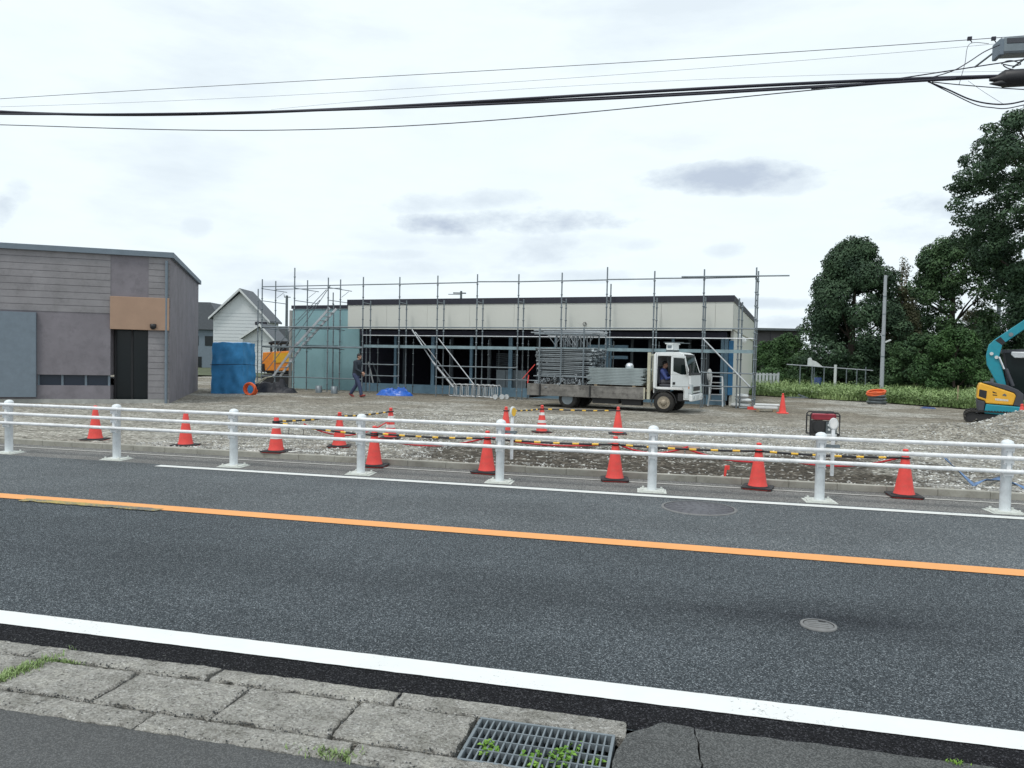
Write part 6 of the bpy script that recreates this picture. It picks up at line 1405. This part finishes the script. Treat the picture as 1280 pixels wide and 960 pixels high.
sh_list = [(958, 60, 2.2, 3.4, 'leaf_shrub', 'mid green shrub in front of the dark warehouse'), (985, 58, 2.4, 4.1, 'leaf_shrub', 'tall mid green shrub between the warehouse and the domed tree'),
    (1007, 54, 1.7, 2.7, 'leaf_mid', 'dark low shrub at the left foot of the domed tree'), (1150, 46, 2.6, 3.6, 'leaf_mid', 'dark wide shrub right of the slender pale pole'),
    (1193, 43, 2.5, 3.9, 'leaf_shrub', 'fresh green shrub left of the excavator boom'), (1235, 45, 2.6, 4.2, 'leaf_mid', 'dark shrub behind the excavator boom'),
    (1275, 44, 2.4, 4.0, 'leaf_dark', 'dark shrub behind the excavator cab'), (1310, 46, 2.8, 4.4, 'leaf_mid', 'dark shrub at the foot of the tallest tree'),
    (1095, 55, 2.6, 3.4, 'leaf_dark', 'dark low shrub under the domed tree behind the pole'), (1050, 54, 2.2, 2.2, 'leaf_dark', 'low dark shrub under the middle of the domed tree'),
    (965, 52, 1.5, 1.3, 'leaf_shrub', 'small low shrub in the grass near the picket fence'), (1130, 58, 2.4, 5.6, 'leaf_olive', 'olive tall shrub filling the gap between the two dark trees'), (1215, 58, 2.6, 6.2, 'leaf_olive', 'olive brown tall shrub under the loose-crowned tree')]
for px, Y, r, h, mt, lb in sh_list:
    tree('leafy_shrub', lb, gpt(px, Y), [(0, r*0.9), (0.4, r), (0.75, r*0.75), (1, r*0.3)], 0.1, h, int(6000*r), mt, (0.35, 0.7), (0.08, 0.18), int(26*r), 0.08, group='shrubs along the far side of the field')

# ------------------------------------------------------------------ overhead lines
def wire(pts, r, label, n=40, t=9.8, ext=None, name='cable'):
    """hangs in the vertical plane y = t: a smooth curve through the surveyed points"""
    P = [TP(px, py, t) for px, py in pts]
    out = []
    xs_ = [p.x for p in P]
    def lag(x):
        s = 0.0
        for i, p in enumerate(P):
            k = p.z
            for j, q_ in enumerate(P):
                if i != j: k *= (x-q_.x)/(p.x-q_.x)
            s += k
        return s
    x0, x1 = P[0].x-0.6, P[-1].x+(0.25 if ext is None else ext)
    for i in range(n+1): x = x0+(x1-x0)*i/n; out.append((x, t, lag(x)))
    m = MB(); m.tube(out, r, 8); o = m.build(name, M['cable']); return tag(o, label, 'cable', 'overhead cables across the road side')
wire([(0, 139.5), (640, 124.5), (1190, 97), (1262, 95)], 0.021, 'upper strand of the thick overhead cable bundle', ext=1.2)
wire([(0, 142.5), (520, 134), (900, 116), (1165, 100)], 0.015, 'lower strand of the thick overhead cable bundle', t=9.76)
wire([(0, 141.5), (640, 127.5), (1000, 109), (1240, 96.5)], 0.015, 'middle strand twisted into the thick overhead cable bundle', t=9.84)
wire([(0, 156), (300, 163), (640, 148.5), (980, 116), (1150, 101)], 0.0065, 'thin sagging cable below the bundle', t=9.78)
wire([(0, 123.5), (640, 86.5), (1215, 49.5), (1290, 44)], 0.0045, 'topmost thin wire crossing the sky', t=11.0, ext=4)
wire([(0, 133.5), (640, 102.5), (1070, 70)], 0.0022, 'faint thin wire between the topmost wire and the bundle', t=11.2, ext=3.5)
wire([(380, 133), (760, 105), (1100, 92)], 0.0018, 'faintest thin wire just above the bundle', t=11.1, ext=2)
wire([(1080, 104), (1180, 89.5), (1262, 77), (1290, 73)], 0.007, 'cable rising from the bundle to the right frame edge', t=9.8, ext=3)
def freewire(pts, r, label, t=9.8):
    P = [TP(px, py, t+dt) for px, py, dt in pts]; out = []
    for i in range(len(P)-1):
        a, b, c, d = P[max(i-1, 0)], P[i], P[i+1], P[min(i+2, len(P)-1)]
        for k in range(8):
            u = k/8; out.append(0.5*((2*b)+(c-a)*u+(2*a-5*b+4*c-d)*u*u+(3*b-a-3*c+d)*u**3))
    out.append(P[-1]); m = MB(); m.tube(out, r, 8); return tag(m.build('cable', M['cable']), label, 'cable', 'overhead cables across the road side')
freewire([(1160, 102, 0), (1185, 112, 0), (1212, 124, 0), (1236, 129.5, 0), (1260, 130, 0), (1285, 125, 0), (1340, 112, 0)], 0.009, 'upper drooping slack loop right of the bundle')
freewire([(1160, 102, .05), (1190, 117, .05), (1220, 131, .05), (1240, 134.5, .05), (1258, 135.5, .05), (1285, 130, .05), (1340, 118, .05)], 0.006, 'lower drooping slack loop right of the bundle')
freewire([(1165, 102.5, 0), (1200, 106, 0), (1250, 110, 0), (1300, 113, 0)], 0.006, 'straight cable running under the black closure')
freewire([(1160, 98, 0), (1190, 89, 0), (1210, 78, 0), (1230, 65, 0), (1250, 56, 0)], 0.006, 'cable curving up from the bundle to the grey box')
freewire([(1199, 105, 0), (1206, 80, .3), (1212, 55, 1.0), (1236, 54.5, 1.1)], 0.0035, 'thin drop wire hanging from the topmost wire to the bundle', 9.9)
freewire([(1252, 80, 0), (1258, 76.5, .05), (1266, 76, .1), (1276, 80, .1), (1266, 82.5, .05), (1254, 80.5, 0), (1262, 86, 0), (1290, 90, 0)], 0.006, 'small coiled loop of cable below the grey box')
freewire([(1210, 101, 0), (1230, 115, 0), (1254, 130, 0)], 0.002, 'hair-thin wire from the closure down to the slack loop')
for px, py, lb in ((1212, 48.5, 'small dark clamp on the topmost wire, left of two'), (1242, 48.5, 'small dark clamp on the topmost wire near the grey box')):
    q = TP(px, py, 11.0); m = MB(); m.b2(-0.025, 0.025, -0.015, 0.015, -0.02, 0.025); m.tube([(0, 0, 0), (0.03, 0, -0.05)], 0.006, 6); one('wire_clamp', m, M['cable'], lb, 'clamp', q, 0, 'wire clamps')
# the black splice closure and the grey terminal box, both running out of the picture
c = TP(1243, 97, 9.8); cl_ = thing('splice_closure', 'black cable splice closure hanging in the bundle at the right edge', 'cable closure', c)
m = MB(); m.lathe([(0.02, -0.05), (0.03, 0.0), (0.085, 0.08), (0.098, 0.10), (0.098, 0.55), (0.085, 0.58), (0.03, 0.66), (0.02, 0.7)], (0, 0, -0.02), 16, 'X'); m.build('sleeve', M['black'], cl_)
m = MB(); m.lathe([(0.004, -0.06), (0.014, -0.03), (0.035, 0.05), (0.04, 0.12)], (-0.0, -0.03, -0.08), 10, 'X'); m.build('cable_gland', M['black'], cl_)
c = TP(1247, 60, 9.95); tb = thing('terminal_box', 'grey cable terminal box at the right edge above the closure', 'terminal box', c, 0.05)
m = MB(); m.b2(0.0, 0.75, -0.09, 0.09, -0.105, 0.10); m.build('housing', M['galv'], tb, 0.03)
m = MB(); m.b2(0.06, 0.70, -0.095, -0.085, 0.01, 0.075); m.build('cover', M['machine_grey'], tb, 0.01)
m = MB(); m.b2(-0.02, 0.03, -0.10, 0.10, -0.12, 0.07); m.build('end_flange', M['bluegrey'], tb, 0.01)
m = MB(); m.tube([(0.15, 0.0, 0.10), (0.15, 1.0, 0.16)], 0.012, 6); m.tube([(0.6, 0.0, 0.10), (0.6, 1.0, 0.13)], 0.012, 6); m.build('hanger', M['galv_dark'], tb)
bpy.context.view_layer.update()
